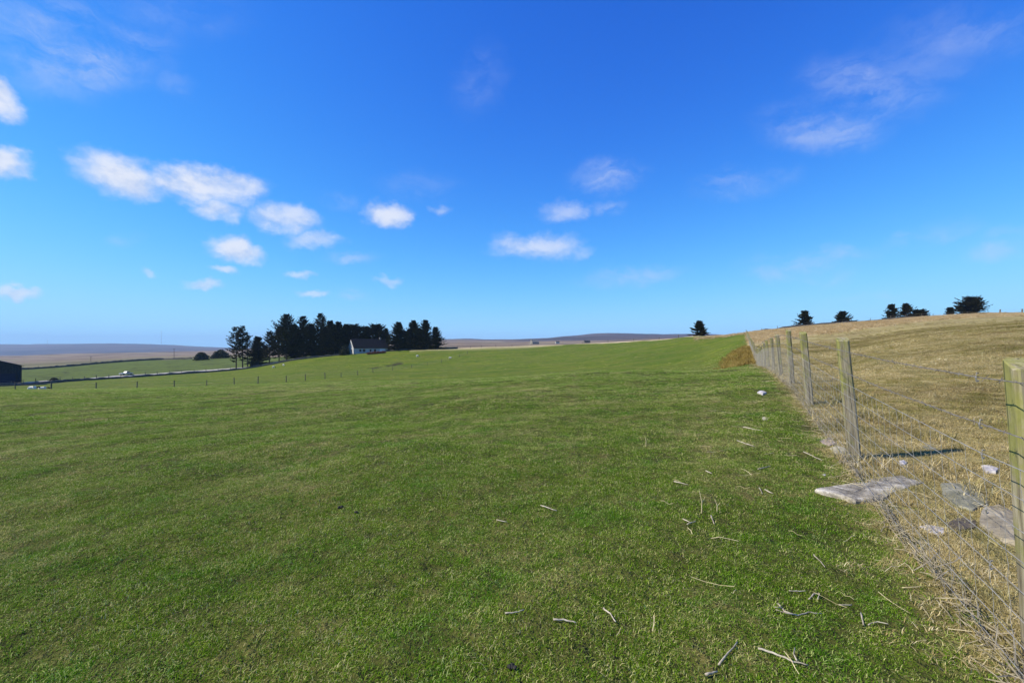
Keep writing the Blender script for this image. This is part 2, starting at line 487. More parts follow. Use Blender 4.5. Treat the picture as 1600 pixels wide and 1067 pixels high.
m_turf = blade_mat('turf_blades', [(0.10, (.062, .142, .004)), (0.42, (.128, .245, .009)), (0.66, (.225, .340, .022)), (0.85, (.62, .58, .26))], 1.62, 2.12, (.58, .51, .22))
m_dry = blade_mat('dry_blades', [(0.1, (.24, .215, .07)), (0.35, (.46, .36, .145)), (0.65, (.65, .53, .27)), (0.95, (.84, .75, .52))], 1.66, 2.05, (.22, .225, .035), .35, (.52, .58, .42, 1), (.21, .145, .07), (.25, .185, .10), .6, .9)
m_rough = blade_mat('rough_blades', [(0.1, (.36, .26, .11)), (0.4, (.58, .46, .23)), (0.7, (.72, .60, .36)), (0.95, (.82, .73, .52))], 1.3, 1.8, (.42, .28, .09), .35, (.9, .85, .8, 1), (.36, .22, .08), (.5, .36, .17), .4, 0.0)
m_rush = blade_mat('rush_blades', [(0.1, (.13, .08, .015)), (0.4, (.38, .26, .06)), (0.7, (.54, .41, .13)), (0.95, (.72, .58, .25))], 1.2, 1.7, (.18, .14, .012), .35, (.7, .7, .6, 1), (.14, .10, .01), (.36, .26, .07), .3, 0.0)

m_bark = simple('bark', (.035, .028, .022), (.085, .07, .058), 3.0)
m_needle, t = mat('spruce_needles')
oi = t.n('ShaderNodeObjectInfo').outputs['Random']
nn = t.noise(t.n('ShaderNodeTexCoord').outputs['Object'], 1.2, 4.0)
col = t.mix(t.rng(nn, .3, .7), (.016, .020, .009), (.046, .046, .022))
col = t.mix(t.math('MULTIPLY', oi, 0.35), col, (.055, .045, .022))
finish(m_needle, t, col, 0.9, None, spec=0.03)
m_bush = simple('bush_leaves', (.018, .024, .010), (.045, .050, .020), 3.0)

m_white = simple('white_render', (.36, .36, .35), (.47, .47, .46), 1.2, 0.9)
m_slate = simple('slate_roof', (.012, .012, .014), (.026, .026, .03), 6.0, 0.95, 0.03)
m_glass = simple('window_glass', (.015, .018, .022), (.03, .035, .04), 1.0, 0.1, 0.5, 0.0)
m_frame = simple('window_frame_paint', (.55, .55, .55), (.7, .7, .7), 5.0, 0.6)
m_pdoor = simple('pale_door_paint', (.62, .66, .72), (.72, .76, .80), 3.0, 0.5)
m_barn = simple('dark_sheet_metal', (.012, .013, .018), (.028, .029, .036), 1.5, 0.6, 0.3)
m_barnd = simple('navy_door_paint', (.012, .014, .035), (.02, .024, .055), 1.5, 0.5)
m_stonew = simple('field_stone', (.10, .095, .085), (.30, .285, .25), 1.7, 0.95, bs=.8, bd=.1)
m_stonedk = simple('dark_field_stone', (.045, .042, .036), (.14, .13, .11), 1.7, 0.95, bs=.8, bd=.1)
m_road = simple('pale_gravel', (.30, .28, .24), (.50, .47, .42), 0.8, 0.95)
m_wool = simple('sheep_wool', (.60, .56, .46), (.80, .77, .68), 14.0, 1.0, bs=.7, bd=.03)
m_face = simple('sheep_face', (.02, .018, .016), (.05, .045, .04), 8.0)
m_car = simple('silver_paint', (.42, .43, .45), (.50, .51, .53), 2.0, 0.35, 0.5, 0.05, metal=0.3)
m_rubber = simple('rubber', (.015, .015, .015), (.03, .03, .03), 6.0)
m_hedge = simple('russet_hedge', (.10, .035, .018), (.24, .09, .045), 2.0, 0.95, bs=.9, bd=.2)
m_pole = simple('weathered_pole', (.07, .06, .05), (.16, .14, .12), 4.0)
m_mast = simple('mast_steel', (.20, .19, .20), (.30, .29, .30), 2.0, 0.5)
m_wire = simple('galvanised_wire', (.17, .162, .15), (.40, .385, .355), 30.0, 0.55, 0.5, 0.1, metal=0.2)
m_rustw = simple('dulled_wire', (.10, .085, .07), (.27, .25, .23), 40.0, 0.7, 0.4, 0.2, metal=0.3)

# fence timber: grey, with green algae and vertical grain
m_post, t = mat('fence_timber')
co = t.n('ShaderNodeTexCoord').outputs['Object']
oi = t.n('ShaderNodeObjectInfo').outputs['Random']
cow = t.vmath('ADD', co, t.vmath('SCALE', (7.3, 3.1, 5.7), scale=oi))
grain = t.noise(t.vmath('MULTIPLY', cow, (60, 60, 3)), 1.0, 5.0, 0.65)
alg = t.noise(t.vmath('MULTIPLY', cow, (1, 1, .55)), 9.0, 5.0, 0.65)
wood = t.ramp(grain, [(0.28, (.085, .070, .048)), (0.46, (.22, .188, .125)), (0.7, (.40, .355, .25))])
sz = t.n('ShaderNodeSeparateXYZ', {0: co}).outputs[2]
algc = t.mix(t.noise(cow, 22.0, 3.0), (.13, .145, .030), (.30, .29, .085))
nx = t.n('ShaderNodeSeparateXYZ', {0: t.n('ShaderNodeNewGeometry').outputs['True Normal']}).outputs[0]
amt = t.math('ADD', alg, t.math('ADD', t.math('MULTIPLY', sz, .20), t.rng(nx, -.3, -.8, -.11, -0.02)))
col = t.mix(t.rng(amt, .50, .74, 0, .85), wood, algc)
crk = t.noise(t.vmath('MULTIPLY', cow, (38, 38, .9)), 1.0, 2.0, 0.5)
col = t.mix(t.rng(crk, .64, .70, 0, .75), col, (.035, .03, .024))
finish(m_post, t, col, 0.9, t.math('SUBTRACT', grain, t.rng(crk, .62, .70)), 0.8, 0.006, 0.2)
m_lpost = simple('far_post_timber', (.05, .045, .035), (.17, .16, .13), 6.0)

# stones
m_flag, t = mat('flagstone')
co = t.n('ShaderNodeTexCoord').outputs['Object']
n1 = t.noise(co, 5.0, 6.0, 0.68)
n2 = t.noise(co, 26.0, 5.0, 0.7)
col = t.ramp(t.math('ADD', t.math('MULTIPLY', n1, .65), t.math('MULTIPLY', n2, .35)), [(0.38, (.10, .088, .068)), (0.5, (.29, .26, .205)), (0.60, (.47, .43, .35))])
col = t.mix(t.rng(t.noise(co, 9.0, 4.0), .58, .68, 0, .7), col, (.58, .55, .48))
col = t.mix(t.rng(t.noise(co, 3.0, 3.0), .56, .7, 0, .5), col, (.22, .20, .11))
finish(m_flag, t, col, 0.95, t.math('ADD', n1, t.math('MULTIPLY', n2, .5)), 0.9, 0.03, 0.2)
m_gstone = simple('grey_green_stone', (.11, .11, .07), (.29, .275, .20), 9.0, .95, bs=.8, bd=.02)
m_tstone = simple('tan_stone', (.15, .125, .08), (.37, .32, .225), 9.0, .95, bs=.8, bd=.02)
m_bstone = simple('brown_stone', (.055, .045, .032), (.16, .13, .10), 9.0, .95, bs=.8, bd=.02)
m_qstone = simple('white_quartz', (.26, .235, .22), (.62, .585, .57), 12.0, .7, bs=.6, bd=.01)
m_pstone = simple('pinkish_stone', (.26, .20, .165), (.48, .40, .36), 8.0, .95, bs=.8, bd=.02)
m_cstone = simple('cream_stone', (.24, .215, .15), (.50, .46, .34), 10.0, .9, bs=.6, bd=.01)
m_stick = simple('bleached_wood', (.16, .135, .09), (.56, .50, .39), 26.0, .8, bs=.5, bd=.004)
m_straw = simple('dry_straw', (.42, .34, .17), (.68, .59, .37), 20.0, .8)
m_dung = simple('dark_dung', (.012, .012, .010), (.045, .042, .036), 24.0, .8, bs=.9, bd=.02)

# ------------------------------------------------------------------ the ground: one fan of cells that runs to the horizon
ang = np.concatenate([np.linspace(-180, -58, 46)[:-1], np.linspace(-58, 58, 560), np.linspace(58, 180, 46)[1:-1]])
ang = np.radians(ang)
rad = np.geomspace(0.4, 11500, 330)
A, RR = np.meshgrid(ang, rad, indexing='ij')
X, Y = RR * np.sin(A), RR * np.cos(A)
Z = gz(X, Y)
na, nr = A.shape
D = np.hypot(X, Y)
U = np.where(Y > 0.5, X / np.maximum(Y, .5), np.sign(X) * 9)
xp = U * F + 800


def sm(v, a, b):
    q = np.clip((v - a) / (b - a), 0, 1)
    return q * q * (3 - 2 * q)


def wob(X, Y, s, seed):
    r = np.random.default_rng(seed)
    o = np.zeros_like(X)
    for k in range(7):
        th = r.uniform(0, math.tau)
        wl = s * (0.5 + r.random() * 1.2)
        o = o + np.sin((X * math.cos(th) + Y * math.sin(th)) / wl * math.tau + r.uniform(0, 6.3))
    return o / 3.2


EDGE_X = np.array([-600, 0, 200, 370, 500, 650, 800, 950, 1093, 1140, 1174, 1300, 1450, 1600, 2200])
EDGE_D = np.array([262, 268, 332, 328, 242, 212, 236, 208, 146, 128, 124, 128, 134, 136, 136])
ROAD_X = np.array([-600, 0, 100, 195, 300, 370, 440, 520, 600, 640])
ROAD_D = np.array([92, 116, 142, 167, 182, 192, 196, 199, 206, 212])
edge = np.interp(xp, EDGE_X, EDGE_D)
roadd = np.interp(xp, ROAD_X, ROAD_D, right=1e6)
sdf = (X - fence_x(Y)) / math.hypot(1, .503)
ridge_lim = 96 - 0.0 * X
dry = sm(sdf + wob(X, Y, .9, 1) * .12, -0.42, 0.22) * (Y < 140)
dry = np.where(Y < 0, sm(sdf, -.3, .2), dry)
dry = np.where((Y >= 92) & (xp < 1167), 0, dry)
rough_lo = np.interp(xp, [900, 1000, 1100, 1165, 1170, 1300, 1450, 1600, 2200], [203, 176, 132, 112, 62, 84, 94, 100, 100])
rough = sm(Y + wob(X, Y, 9, 2) * 3, rough_lo - 3, rough_lo + 4) * (xp > 880) * (Y > 20)
rough = np.maximum(rough, sm(Y, 190, 215) * (xp > 640) * (xp <= 880) * .7)
rush = sm(Y + wob(X, Y, 3, 4) * 1.5, 33, 37) * (1 - sm(Y + wob(X, Y, 3, 5) * 2, 52, 62)) * sm(-sdf, -.1, .2) * (1 - sm(-sdf + wob(X, Y, 2.2, 6) * .9, 1.4, 3.2)) * sm(wob(X, Y, 1.6, 16), -.9, .3)
farg = sm(Y, roadd - 2, roadd + 2)
moor = sm(Y + wob(X, Y, 30, 7) * 4, edge, edge + 8)
hlo = np.interp(xp, [600, 720, 880, 1100], [2300, 1900, 900, 900])
heath = sm(Y, hlo, hlo * 1.35)
near = 1 - sm(D, 30, 66)
ra_, rb_ = g(582, 134), g(632, 158)
rt = np.clip(((X - ra_.x) * (rb_.x - ra_.x) + (Y - ra_.y) * (rb_.y - ra_.y)) / ((rb_.x - ra_.x) ** 2 + (rb_.y - ra_.y) ** 2), 0, 1)
rut = (1 - sm(np.hypot(X - ra_.x - rt * (rb_.x - ra_.x), Y - ra_.y - rt * (rb_.y - ra_.y)) + wob(X, Y, 4, 31) * .7, .5, 2.2)) * sm(wob(X, Y, 7, 33), -1.2, .2)
verts = np.stack([X, Y, Z], -1).reshape(-1, 3)
idx = np.arange(na * nr).reshape(na, nr)
ip = np.roll(idx, -1, 0)
quads = np.stack([idx[:, :-1], ip[:, :-1], ip[:, 1:], idx[:, 1:]], -1).reshape(-1, 4)
# normals of the whole sheet, shared by its regions
tx = np.cross(np.roll(verts.reshape(na, nr, 3), -1, 0) - np.roll(verts.reshape(na, nr, 3), 1, 0), np.gradient(verts.reshape(na, nr, 3), axis=1))
nrm = tx / np.maximum(np.linalg.norm(tx, axis=-1, keepdims=True), 1e-12)
nrm *= np.sign(nrm[..., 2:3] + 1e-12)
nrm = nrm.reshape(-1, 3)
ATT = {'dry': dry, 'rough': rough, 'rush': rush, 'far_green': farg, 'moor': moor, 'heath': heath, 'near': near, 'rut': rut, 'moor_low': (1 - sm(Y + wob(X, Y, 60, 21) * 40, edge + 60, edge + 420)) * (xp < 420)}


def mid_face(a):
    return a.reshape(-1)[quads].mean(1)


reg = np.zeros(len(quads), int)                       # 0 pasture
reg[mid_face(dry) > .5] = 1                           # dry field right of the fence
reg[(mid_face(farg) > .5)] = 2
reg[(mid_face(moor) > .5)] = 3
reg[(mid_face(heath) > .5)] = 4
NAMES = ['pasture', 'dry_field', 'far_field', 'moorland', 'hills']


def ground_object(name, sel, parent=None):
    q = quads[sel]
    used, inv = np.unique(q, return_inverse=True)
    inv = inv.reshape(q.shape)
    me = bpy.data.meshes.new(name)
    me.vertices.add(len(used))
    me.vertices.foreach_set('co', verts[used].ravel())
    me.loops.add(inv.size)
    me.loops.foreach_set('vertex_index', inv.ravel())
    me.polygons.add(len(inv))
    me.polygons.foreach_set('loop_start', np.arange(len(inv)) * 4)
    me.polygons.foreach_set('loop_total', np.full(len(inv), 4))
    me.update(calc_edges=True)
    me.validate()
    me.materials.append(m_land)
    for k, a in ATT.items():
        at = me.attributes.new(k, 'FLOAT', 'POINT')
        at.data.foreach_set('value', np.ascontiguousarray(a.reshape(-1)[used], dtype=np.float32))
    me.shade_smooth()
    if me.polygons[len(me.polygons) // 2].normal.z < 0:
        me.flip_normals()
    me.normals_split_custom_set_from_vertices([tuple(v) for v in nrm[used]])
    return tag(link(bpy.data.objects.new(name, me)), kind='structure')


for k, nm in enumerate(NAMES):
    ground_object(nm, reg == k)
# the patch under the camera
me = bpy.data.meshes.new('pasture')
ring = verts[idx[:, 0]]
me.from_pydata([tuple(p) for p in ring] + [(0, 0, float(gz(0, 0)))], [], [(i, (i + 1) % na, na) for i in range(na)])
me.materials.append(m_land)
at = me.attributes.new('near', 'FLOAT', 'POINT')
at.data.foreach_set('value', np.ones(na + 1, np.float32))
tag(link(bpy.data.objects.new('pasture', me)), kind='structure')

# ------------------------------------------------------------------ air
hb = MB()
hb.box((0, 0, 70), (24000, 24000, 360))
m_haze, t = mat('haze')
pv = t.n('ShaderNodeVolumePrincipled', {'Color': (.45, .68, 1.0, 1), 'Density': 0.000085, 'Anisotropy': 0.0})
t.n('ShaderNodeOutputMaterial', {'Volume': pv})
HAZE = True
if HAZE:
    tag(hb.build('haze', m_haze), kind='stuff')


# ------------------------------------------------------------------ grass that nobody could count
def clump(name, m, blades, radius, hmin, hmax, width, lean, seed, curl=0.6):
    r = np.random.default_rng(seed)
    vs, fs, tn = [], [], []
    for b in range(blades):
        a = r.uniform(0, math.tau)
        q = radius * math.sqrt(r.random())
        base = np.array([q * math.cos(a), q * math.sin(a), -0.006])
        h = r.uniform(hmin, hmax)
        th = r.uniform(0, math.tau)
        ln = lean * r.uniform(.2, 1.0)
        out = np.array([math.cos(th), math.sin(th), 0])
        w = width * r.uniform(.6, 1.2)
        side = np.array([-math.sin(th + r.uniform(-.6, .6)), math.cos(th), 0]) * w / 2
        p1 = base + out * h * ln * .45 + np.array([0, 0, h * .6 * (1 - .25 * ln)])
        p2 = base + out * h * (ln + curl * ln) + np.array([0, 0, h * max(.12, 1 - .55 * ln)])
        k = len(vs)
        vs += [base - side, base + side, p1 + side * .8, p1 - side * .8, p2]
        fs += [(k, k + 1, k + 2, k + 3), (k + 3, k + 2, k + 4)]
        tn += [r.random()] * 5
    me = bpy.data.meshes.new(name)
    me.from_pydata([tuple(p) for p in vs], [], fs)
    me.materials.append(m)
    a = me.attributes.new('tint', 'FLOAT', 'POINT')
    a.data.foreach_set('value', np.array(tn, np.float32))
    return bpy.data.objects.new(name, me)


def scatter(name, clumps, pts, rot, scl, label=None):
    """one object of kind stuff: grass tufts instanced on points"""
    col = bpy.data.collections.new(name + '_tufts')
    for o in clumps:
        col.objects.link(o)
    me = bpy.data.meshes.new(name)
    me.vertices.add(len(pts))
    me.vertices.foreach_set('co', np.ascontiguousarray(pts, dtype=np.float32).ravel())
    for nm, arr in (('rot', rot), ('scl', scl)):
        a = me.attributes.new(nm, 'FLOAT_VECTOR', 'POINT')
        a.data.foreach_set('vector', np.ascontiguousarray(arr, dtype=np.float32).ravel())
    a = me.attributes.new('pick', 'INT', 'POINT')
    a.data.foreach_set('value', RNG.integers(0, len(clumps), len(pts)).astype(np.int32))
    o = link(bpy.data.objects.new(name, me))
    tag(o, label, None, None, 'stuff')
    gn = bpy.data.node_groups.new(name, 'GeometryNodeTree')
    gn.interface.new_socket('Geometry', in_out='INPUT', socket_type='NodeSocketGeometry')
    gn.interface.new_socket('Geometry', in_out='OUTPUT', socket_type='NodeSocketGeometry')
    N, L = gn.nodes, gn.links
    gi, go = N.new('NodeGroupInput'), N.new('NodeGroupOutput')
    ci = N.new('GeometryNodeCollectionInfo')
    ci.inputs['Collection'].default_value = col
    ci.inputs['Separate Children'].default_value = True
    ci.inputs['Reset Children'].default_value = True
    iop = N.new('GeometryNodeInstanceOnPoints')
    iop.inputs['Pick Instance'].default_value = True

    def na_(n_, ty):
        q = N.new('GeometryNodeInputNamedAttribute')
        q.data_type = ty
        q.inputs['Name'].default_value = n_
        return q.outputs['Attribute']
    L.new(gi.outputs[0], iop.inputs['Points'])
    L.new(ci.outputs[0], iop.inputs['Instance'])
    L.new(na_('pick', 'INT'), iop.inputs['Instance Index'])
    e2r = N.new('FunctionNodeEulerToRotation')
    L.new(na_('rot', 'FLOAT_VECTOR'), e2r.inputs[0])
    L.new(e2r.outputs[0], iop.inputs['Rotation'])
    L.new(na_('scl', 'FLOAT_VECTOR'), iop.inputs['Scale'])
    L.new(iop.outputs[0], go.inputs[0])
    md = o.modifiers.new('scatter', 'NODES')
    md.node_group = gn
    return o


def sample(d0, d1, density, umin=-1.32, umax=1.32, lo_u=0):
    """random ground points in the wedge ahead between two distances"""
    area = 0.5 * (umax - umin) * (d1 * d1 - d0 * d0)
    n = int(area * density)
    d = np.sqrt(RNG.uniform(d0 * d0, d1 * d1, n))
    u = RNG.uniform(umin, umax, n)
    return u * d, d


def tufts(Xs, Ys, sxy, sz):
    n = len(Xs)
    pts = np.stack([Xs, Ys, gz(Xs, Ys)], -1)
    rot = np.stack([RNG.normal(0, .10 / sxy, n), RNG.normal(0, .10 / sxy, n), RNG.uniform(0, math.tau, n)], -1)
    k = RNG.uniform(.6, 1.5, n)
    return pts, rot, np.stack([sxy * k, sxy * k, sz * k], -1)


def sd(Xs, Ys):
    return (Xs - fence_x(Ys)) / math.hypot(1, .503)


SLABS = [[(1271, 770), (1300, 763), (1335, 754), (1362, 748), (1410, 744), (1443, 757), (1398, 769), (1386, 782), (1337, 790), (1312, 782)],
         [(1470, 760), (1500, 757), (1532, 770), (1548, 786), (1520, 802), (1490, 792), (1472, 776)],
         [(1534, 800), (1560, 795), (1592, 808), (1612, 830), (1600, 858), (1560, 848), (1530, 826)],
         [(1436, 824), (1450, 820), (1476, 828), (1474, 838), (1450, 835)], [(1533, 730), (1546, 727), (1561, 734), (1556, 742), (1540, 742)],
         [(1296, 702), (1308, 697), (1321, 702), (1322, 714), (1304, 713)], [(1478, 820), (1500, 811), (1526, 816), (1524, 830), (1495, 835)]]
SLABS = [[hit(x, y) for x, y in o] for o in SLABS]


def off_stones(Xs, Ys):
    """true where no flat stone covers the ground"""
    ok = np.ones(len(Xs), bool)
    for P_ in SLABS:
        ins = np.zeros(len(Xs), bool)
        c_ = sum(P_, Vector()) / len(P_)
        Q = [c_ + (p - c_) * .97 for p in P_]
        for a, b in zip(Q, Q[1:] + Q[:1]):
            cr = ((a.y > Ys) != (b.y > Ys)) & (Xs < (b.x - a.x) * (Ys - a.y) / (b.y - a.y + 1e-9) + a.x)
            ins ^= cr
        ok &= ~ins
    return ok


turf = [clump('turf_tuft', m_turf, 84, .065, .005, .022, .0025, 1.1, 20 + i, .35) for i in range(6)]
parts = []
for d0, d1, den, sxy, szz in ((1.0, 5.0, 620, 1.0, 1.0), (5.0, 10, 250, 1.5, 1.15), (10, 20, 80, 2.6, 1.3), (20, 36, 22, 4.6, 1.6), (36, 70, 7, 7.0, 1.4)):
    xs, ys = sample(d0, d1, den)
    keep = (sd(xs, ys) < RNG.normal(-.12, .14, len(xs)) * 1.2) & off_stones(xs, ys) & (ys < RNG.uniform(38, 72, len(xs)))
    hv = .72 + .45 * (np.sin(xs * 1.9 + ys * .7) * np.sin(ys * 1.3 - xs * .8) > RNG.uniform(-.6, 1.1, len(xs)))
    p, r_, s_ = tufts(xs[keep], ys[keep], sxy, szz)
    s_[:, 2] *= hv[keep]
    parts.append((p, r_, s_))
scatter('pasture_grass', turf, *[np.concatenate([q[i] for q in parts]) for i in range(3)])

# loose pale tufts and longer green ones break up the grazed sward
xs, ys = sample(1.4, 22, 1.6)
keep = (sd(xs, ys) < -.1) & (np.sin(xs * .9 + 1.3) * np.sin(ys * .7 + xs * .3) > RNG.uniform(-.9, .9, len(xs)))
xs, ys = xs[keep], ys[keep]
straw_t = [clump('straw_tuft', m_dry, 18, .05, .015, .05, .0020, 1.5, 140 + i, 0.5) for i in range(4)]
p, r_, s_ = tufts(xs, ys, 1.0, .8)
scatter('pale_grass_tufts', straw_t, p, r_, s_)
xs, ys = sample(1.4, 30, .8)
keep = sd(xs, ys) < -.1
long_t = [clump('long_tuft', m_turf, 60, .07, .015, .05, .0026, 1.0, 160 + i, 0.4) for i in range(4)]
p, r_, s_ = tufts(xs[keep], ys[keep], 1.1, .8)
scatter('longer_grass_tufts', long_t, p, r_, s_)
# uneven growth on the far slope of the pasture
xs, ys = sample(58, 185, .16, -1.2, .52)
xpx = xs / ys * F + 800
keep = (sd(xs, ys) < -.5) & (ys < np.interp(xpx, EDGE_X, EDGE_D) - 4) & (ys < np.interp(xpx, ROAD_X, ROAD_D, right=1e6) - 8)
keep &= np.sin(xs * .11 + ys * .05) * np.sin(ys * .09 - xs * .04) > RNG.uniform(-1.0, .9, len(xs))
far_t = [clump('far_turf_tuft', m_turf if i % 3 else m_dry, 60, .30, .03, .10, .012, 1.0, 210 + i, .5) for i in range(6)]
p, r_, s_ = tufts(xs[keep], ys[keep], 1.6, 1.0)
scatter('far_grass_tufts', far_t, p, r_, s_)
dryt = [clump('dry_tuft', m_dry, 74, .085, .010, .050, .0025, 1.4, 40 + i, 0.45) for i in range(6)]
parts = []
for d0, d1, den, sxy, szz in ((1.2, 6, 300, 1.0, .75), (6, 12, 130, 1.5, .9), (12, 26, 34, 2.8, 1.1), (26, 60, 8, 5.0, 1.8)):
    xs, ys = sample(d0, d1, den, 0.3, 1.45)
    s = sd(xs, ys)
    keep = (s > RNG.normal(-.10, .16, len(xs))) & off_stones(xs, ys)
    tall = np.where(s[keep] < 0, .75, 1.0) + 1.0 * np.exp(-np.abs(s[keep] - .12) / .22) * (RNG.random(keep.sum()) < .7)
    p, r_, s_ = tufts(xs[keep], ys[keep], sxy, szz)
    s_[:, 2] *= tall
    parts.append((p, r_, s_))
scatter('dry_grass', dryt, *[np.concatenate([q[i] for q in parts]) for i in range(3)])

xs, ys = sample(3, 80, 1.1, .3, 1.45)
keep = (sd(xs, ys) > .15) & off_stones(xs, ys) & (np.sin(xs * .35 + 1) * np.sin(ys * .28 - xs * .12) > RNG.uniform(-.8, .8, len(xs)))
x2, y2 = sample(2.5, 16, 7, .3, 1.2)
k2 = (sd(x2, y2) > .05) & (sd(x2, y2) < 1.5) & off_stones(x2, y2) & (RNG.random(len(x2)) < .55)
xs, ys, keep = np.concatenate([xs, x2]), np.concatenate([ys, y2]), np.concatenate([keep, k2])
tus = [clump('tussock', m_dry, 90, .13, .05, .17, .0045, 1.0, 180 + i, .6) for i in range(5)]
p, r_, s_ = tufts(xs[keep], ys[keep], 1.3, .95)
scatter('dry_tussocks', tus, p, r_, s_)
rought = [clump('rough_tuft', m_rough, 46, .16, .10, .42, .014, .9, 60 + i, 0.7) for i in range(5)]
xs, ys = sample(60, 128, 5.0, .40, 1.45)
px_ = xs / ys * F + 800
lo = np.interp(px_, [1100, 1165, 1170, 1300, 1450, 1600, 2200], [124, 112, 66, 86, 96, 102, 102])
keep = ys > lo + RNG.normal(0, 4, len(xs))
keep &= RNG.random(len(xs)) < .6
p, r_, s_ = tufts(xs[keep], ys[keep], 2.2, 1.1)
scatter('rough_ridge_grass', rought, p, r_, s_)
xs, ys = sample(34, 68, 9, .25, .56)
s = sd(xs, ys)
keep = (s < .1) & (s > -1.9 + RNG.normal(0, .6, len(xs))) & (ys < 57 + RNG.normal(0, 3, len(xs)))
rusht = [clump('rush_tuft', m_rush, 46, .14, .12, .40, .010, .8, 80 + i, 0.6) for i in range(4)]
p, r_, s_ = tufts(xs[keep], ys[keep], 1.3, 1.0)
scatter('dead_rush_patch', rusht, p, r_, s_)
# withered stems lying in the sward near the fence
st = MB()
for i in range(280):
    d = math.sqrt(random.uniform(1.6 ** 2, 9.5 ** 2))
    X0 = fence_x(d) + random.choice([random.uniform(-1.9, .1), random.gauss(0, .25), random.uniform(-.2, 1.2)])
    Z0 = float(gz(X0, d)) + .022
    a = random.uniform(0, math.tau)
    l = random.uniform(.05, .24)
    bow = random.uniform(-.25, .25) * l
    pts = []
    for k in range(4):
        s = k / 3 - .5
        pts.append((X0 + math.cos(a) * l * s - math.sin(a) * bow * (s * s), d + math.sin(a) * l * s + math.cos(a) * bow * (s * s), Z0 + random.uniform(-.004, .022)))
    st.tube(pts, random.uniform(.0009, .0019), 3)
tag(st.build('withered_stems', m_straw), kind='stuff')

# ------------------------------------------------------------------ spruces
def spruce_mesh(name, h, rad_, style, seed):
    """crown of limbs with many small needle sprays; metres, base at the origin"""
    r = random.Random(seed)
    mb = MB()
    lo = {'full': .05, 'open': .16, 'spindly': .16, 'broad': .06}[style]
    nbr = int({'full': 19, 'open': 11.5, 'spindly': 6.6, 'broad': 30}[style] * max(h, 6))
    nbr = min(nbr, 300)
    lop = r.uniform(0, 6.28)
    for i in range(nbr):
        f = lo + (1 - lo) * ((i + r.random()) / nbr) ** (.9 if style != 'spindly' else .8)
        f = min(f, .985)
        z = h * f
        if style == 'broad':
            prof = math.sqrt(max(0.02, 1 - ((f - .36) / .66) ** 2))
        elif style == 'full':
            prof = (1 - f) ** .8 + .04
        elif style == 'open':
            prof = min(1.0, (1 - f) * 1.75 + .05) ** .9 * (.62 + .38 * min(1, f / .5))
        else:
            prof = min(1.0, (1 - f) * 3.2 + .10) * (.45 + .55 * min(1, max(.1, f - .2) / .35))
        a = r.uniform(0, 6.283)
        L = rad_ * prof * r.choice((.55, .8, 1.0, 1.0, 1.15)) * r.uniform(.85, 1.1) * (1 + .14 * math.cos(a - lop))
        if L < .12:
            continue
        elv = {'full': .10 + .75 * f, 'broad': .10 + .42 * f, 'open': .30 + .55 * f, 'spindly': .35 + .25 * f}[style] * r.uniform(.7, 1.25)
        out = Vector((math.cos(a), math.sin(a), 0))
        sd_ = Vector((-out.y, out.x, 0))

        def at_(s):
            return out * (L * s) + Vector((0, 0, z + L * (elv * s * s * .9 - .16 * (1 - f) * s)))
        mb.tube([(0, 0, z), tuple(at_(.55)), tuple(at_(1.0))], [.03 + .012 * L, .022, .008], 3, False)
        ns = max(3, int(L * (2.6 if style in ('spindly', 'open') else 3.2)))
        for k in range(ns):
            s = (k + r.uniform(.15, 1.0)) / ns
            if style in ('spindly', 'open') and s < .22:
                continue
            ln = (.26 + .20 * rad_ ** .5) * r.uniform(.7, 1.25) * (1.1 - .45 * s)
            for sg in ((-1, 1) if s < .88 else (0,)):
                dd = (out * r.uniform(.6, 1.0) + sd_ * sg * r.uniform(.5, .95) + Vector((0, 0, elv * .8 + r.uniform(-.25, .15)))).normalized()
                q = at_(s) + Vector((0, 0, r.uniform(-.05, .05)))
                t1 = q + dd * ln * 1.5
                w_ = dd.cross(Vector((r.uniform(-.6, .6), r.uniform(-.6, .6), 1))).normalized() * ln * .34
                m_ = q.lerp(t1, .45)
                dz = Vector((0, 0, -ln * r.uniform(.25, .6)))
                mb.add([q, m_ + w_, t1, m_ - w_, m_ + dz], [(0, 1, 2, 3), (0, 4, 2)])
    for a in (0, 1.57, .8):
        e = Vector((math.cos(a), math.sin(a), 0)) * .16
        mb.add([(-e.x, -e.y, h * .93), (e.x, e.y, h * .93), (0, 0, h)], [(0, 1, 2)])
    tr = MB()
    tr.tube([(0, 0, -.5), (.03, .02, h * .3), (-.02, .03, h * .65), (0, 0, h * .97)], [h * .013 + .05, h * .010 + .03, h * .006 + .02, .02], 7)
    return mb, tr


def tree(label, x, ytop, d, wpx, style, seed, group=None, dzb=0.0, name='spruce_tree'):
    b = g(x, d)
    top = H + (YH - ytop) / F * d
    h = max(1.2, top - b.z)
    rad_ = wpx / 2 / F * d * {'full': 1.32, 'open': 1.2, 'spindly': 1.05, 'broad': 1.12}[style]
    o = empty(name, b)
    tag(o, label, 'tree', group)
    mc, tr = spruce_mesh(name, h, rad_, style, seed)
    tr.build('trunk', m_bark, o, True)
    mc.build('crown', m_needle, o)
    return o


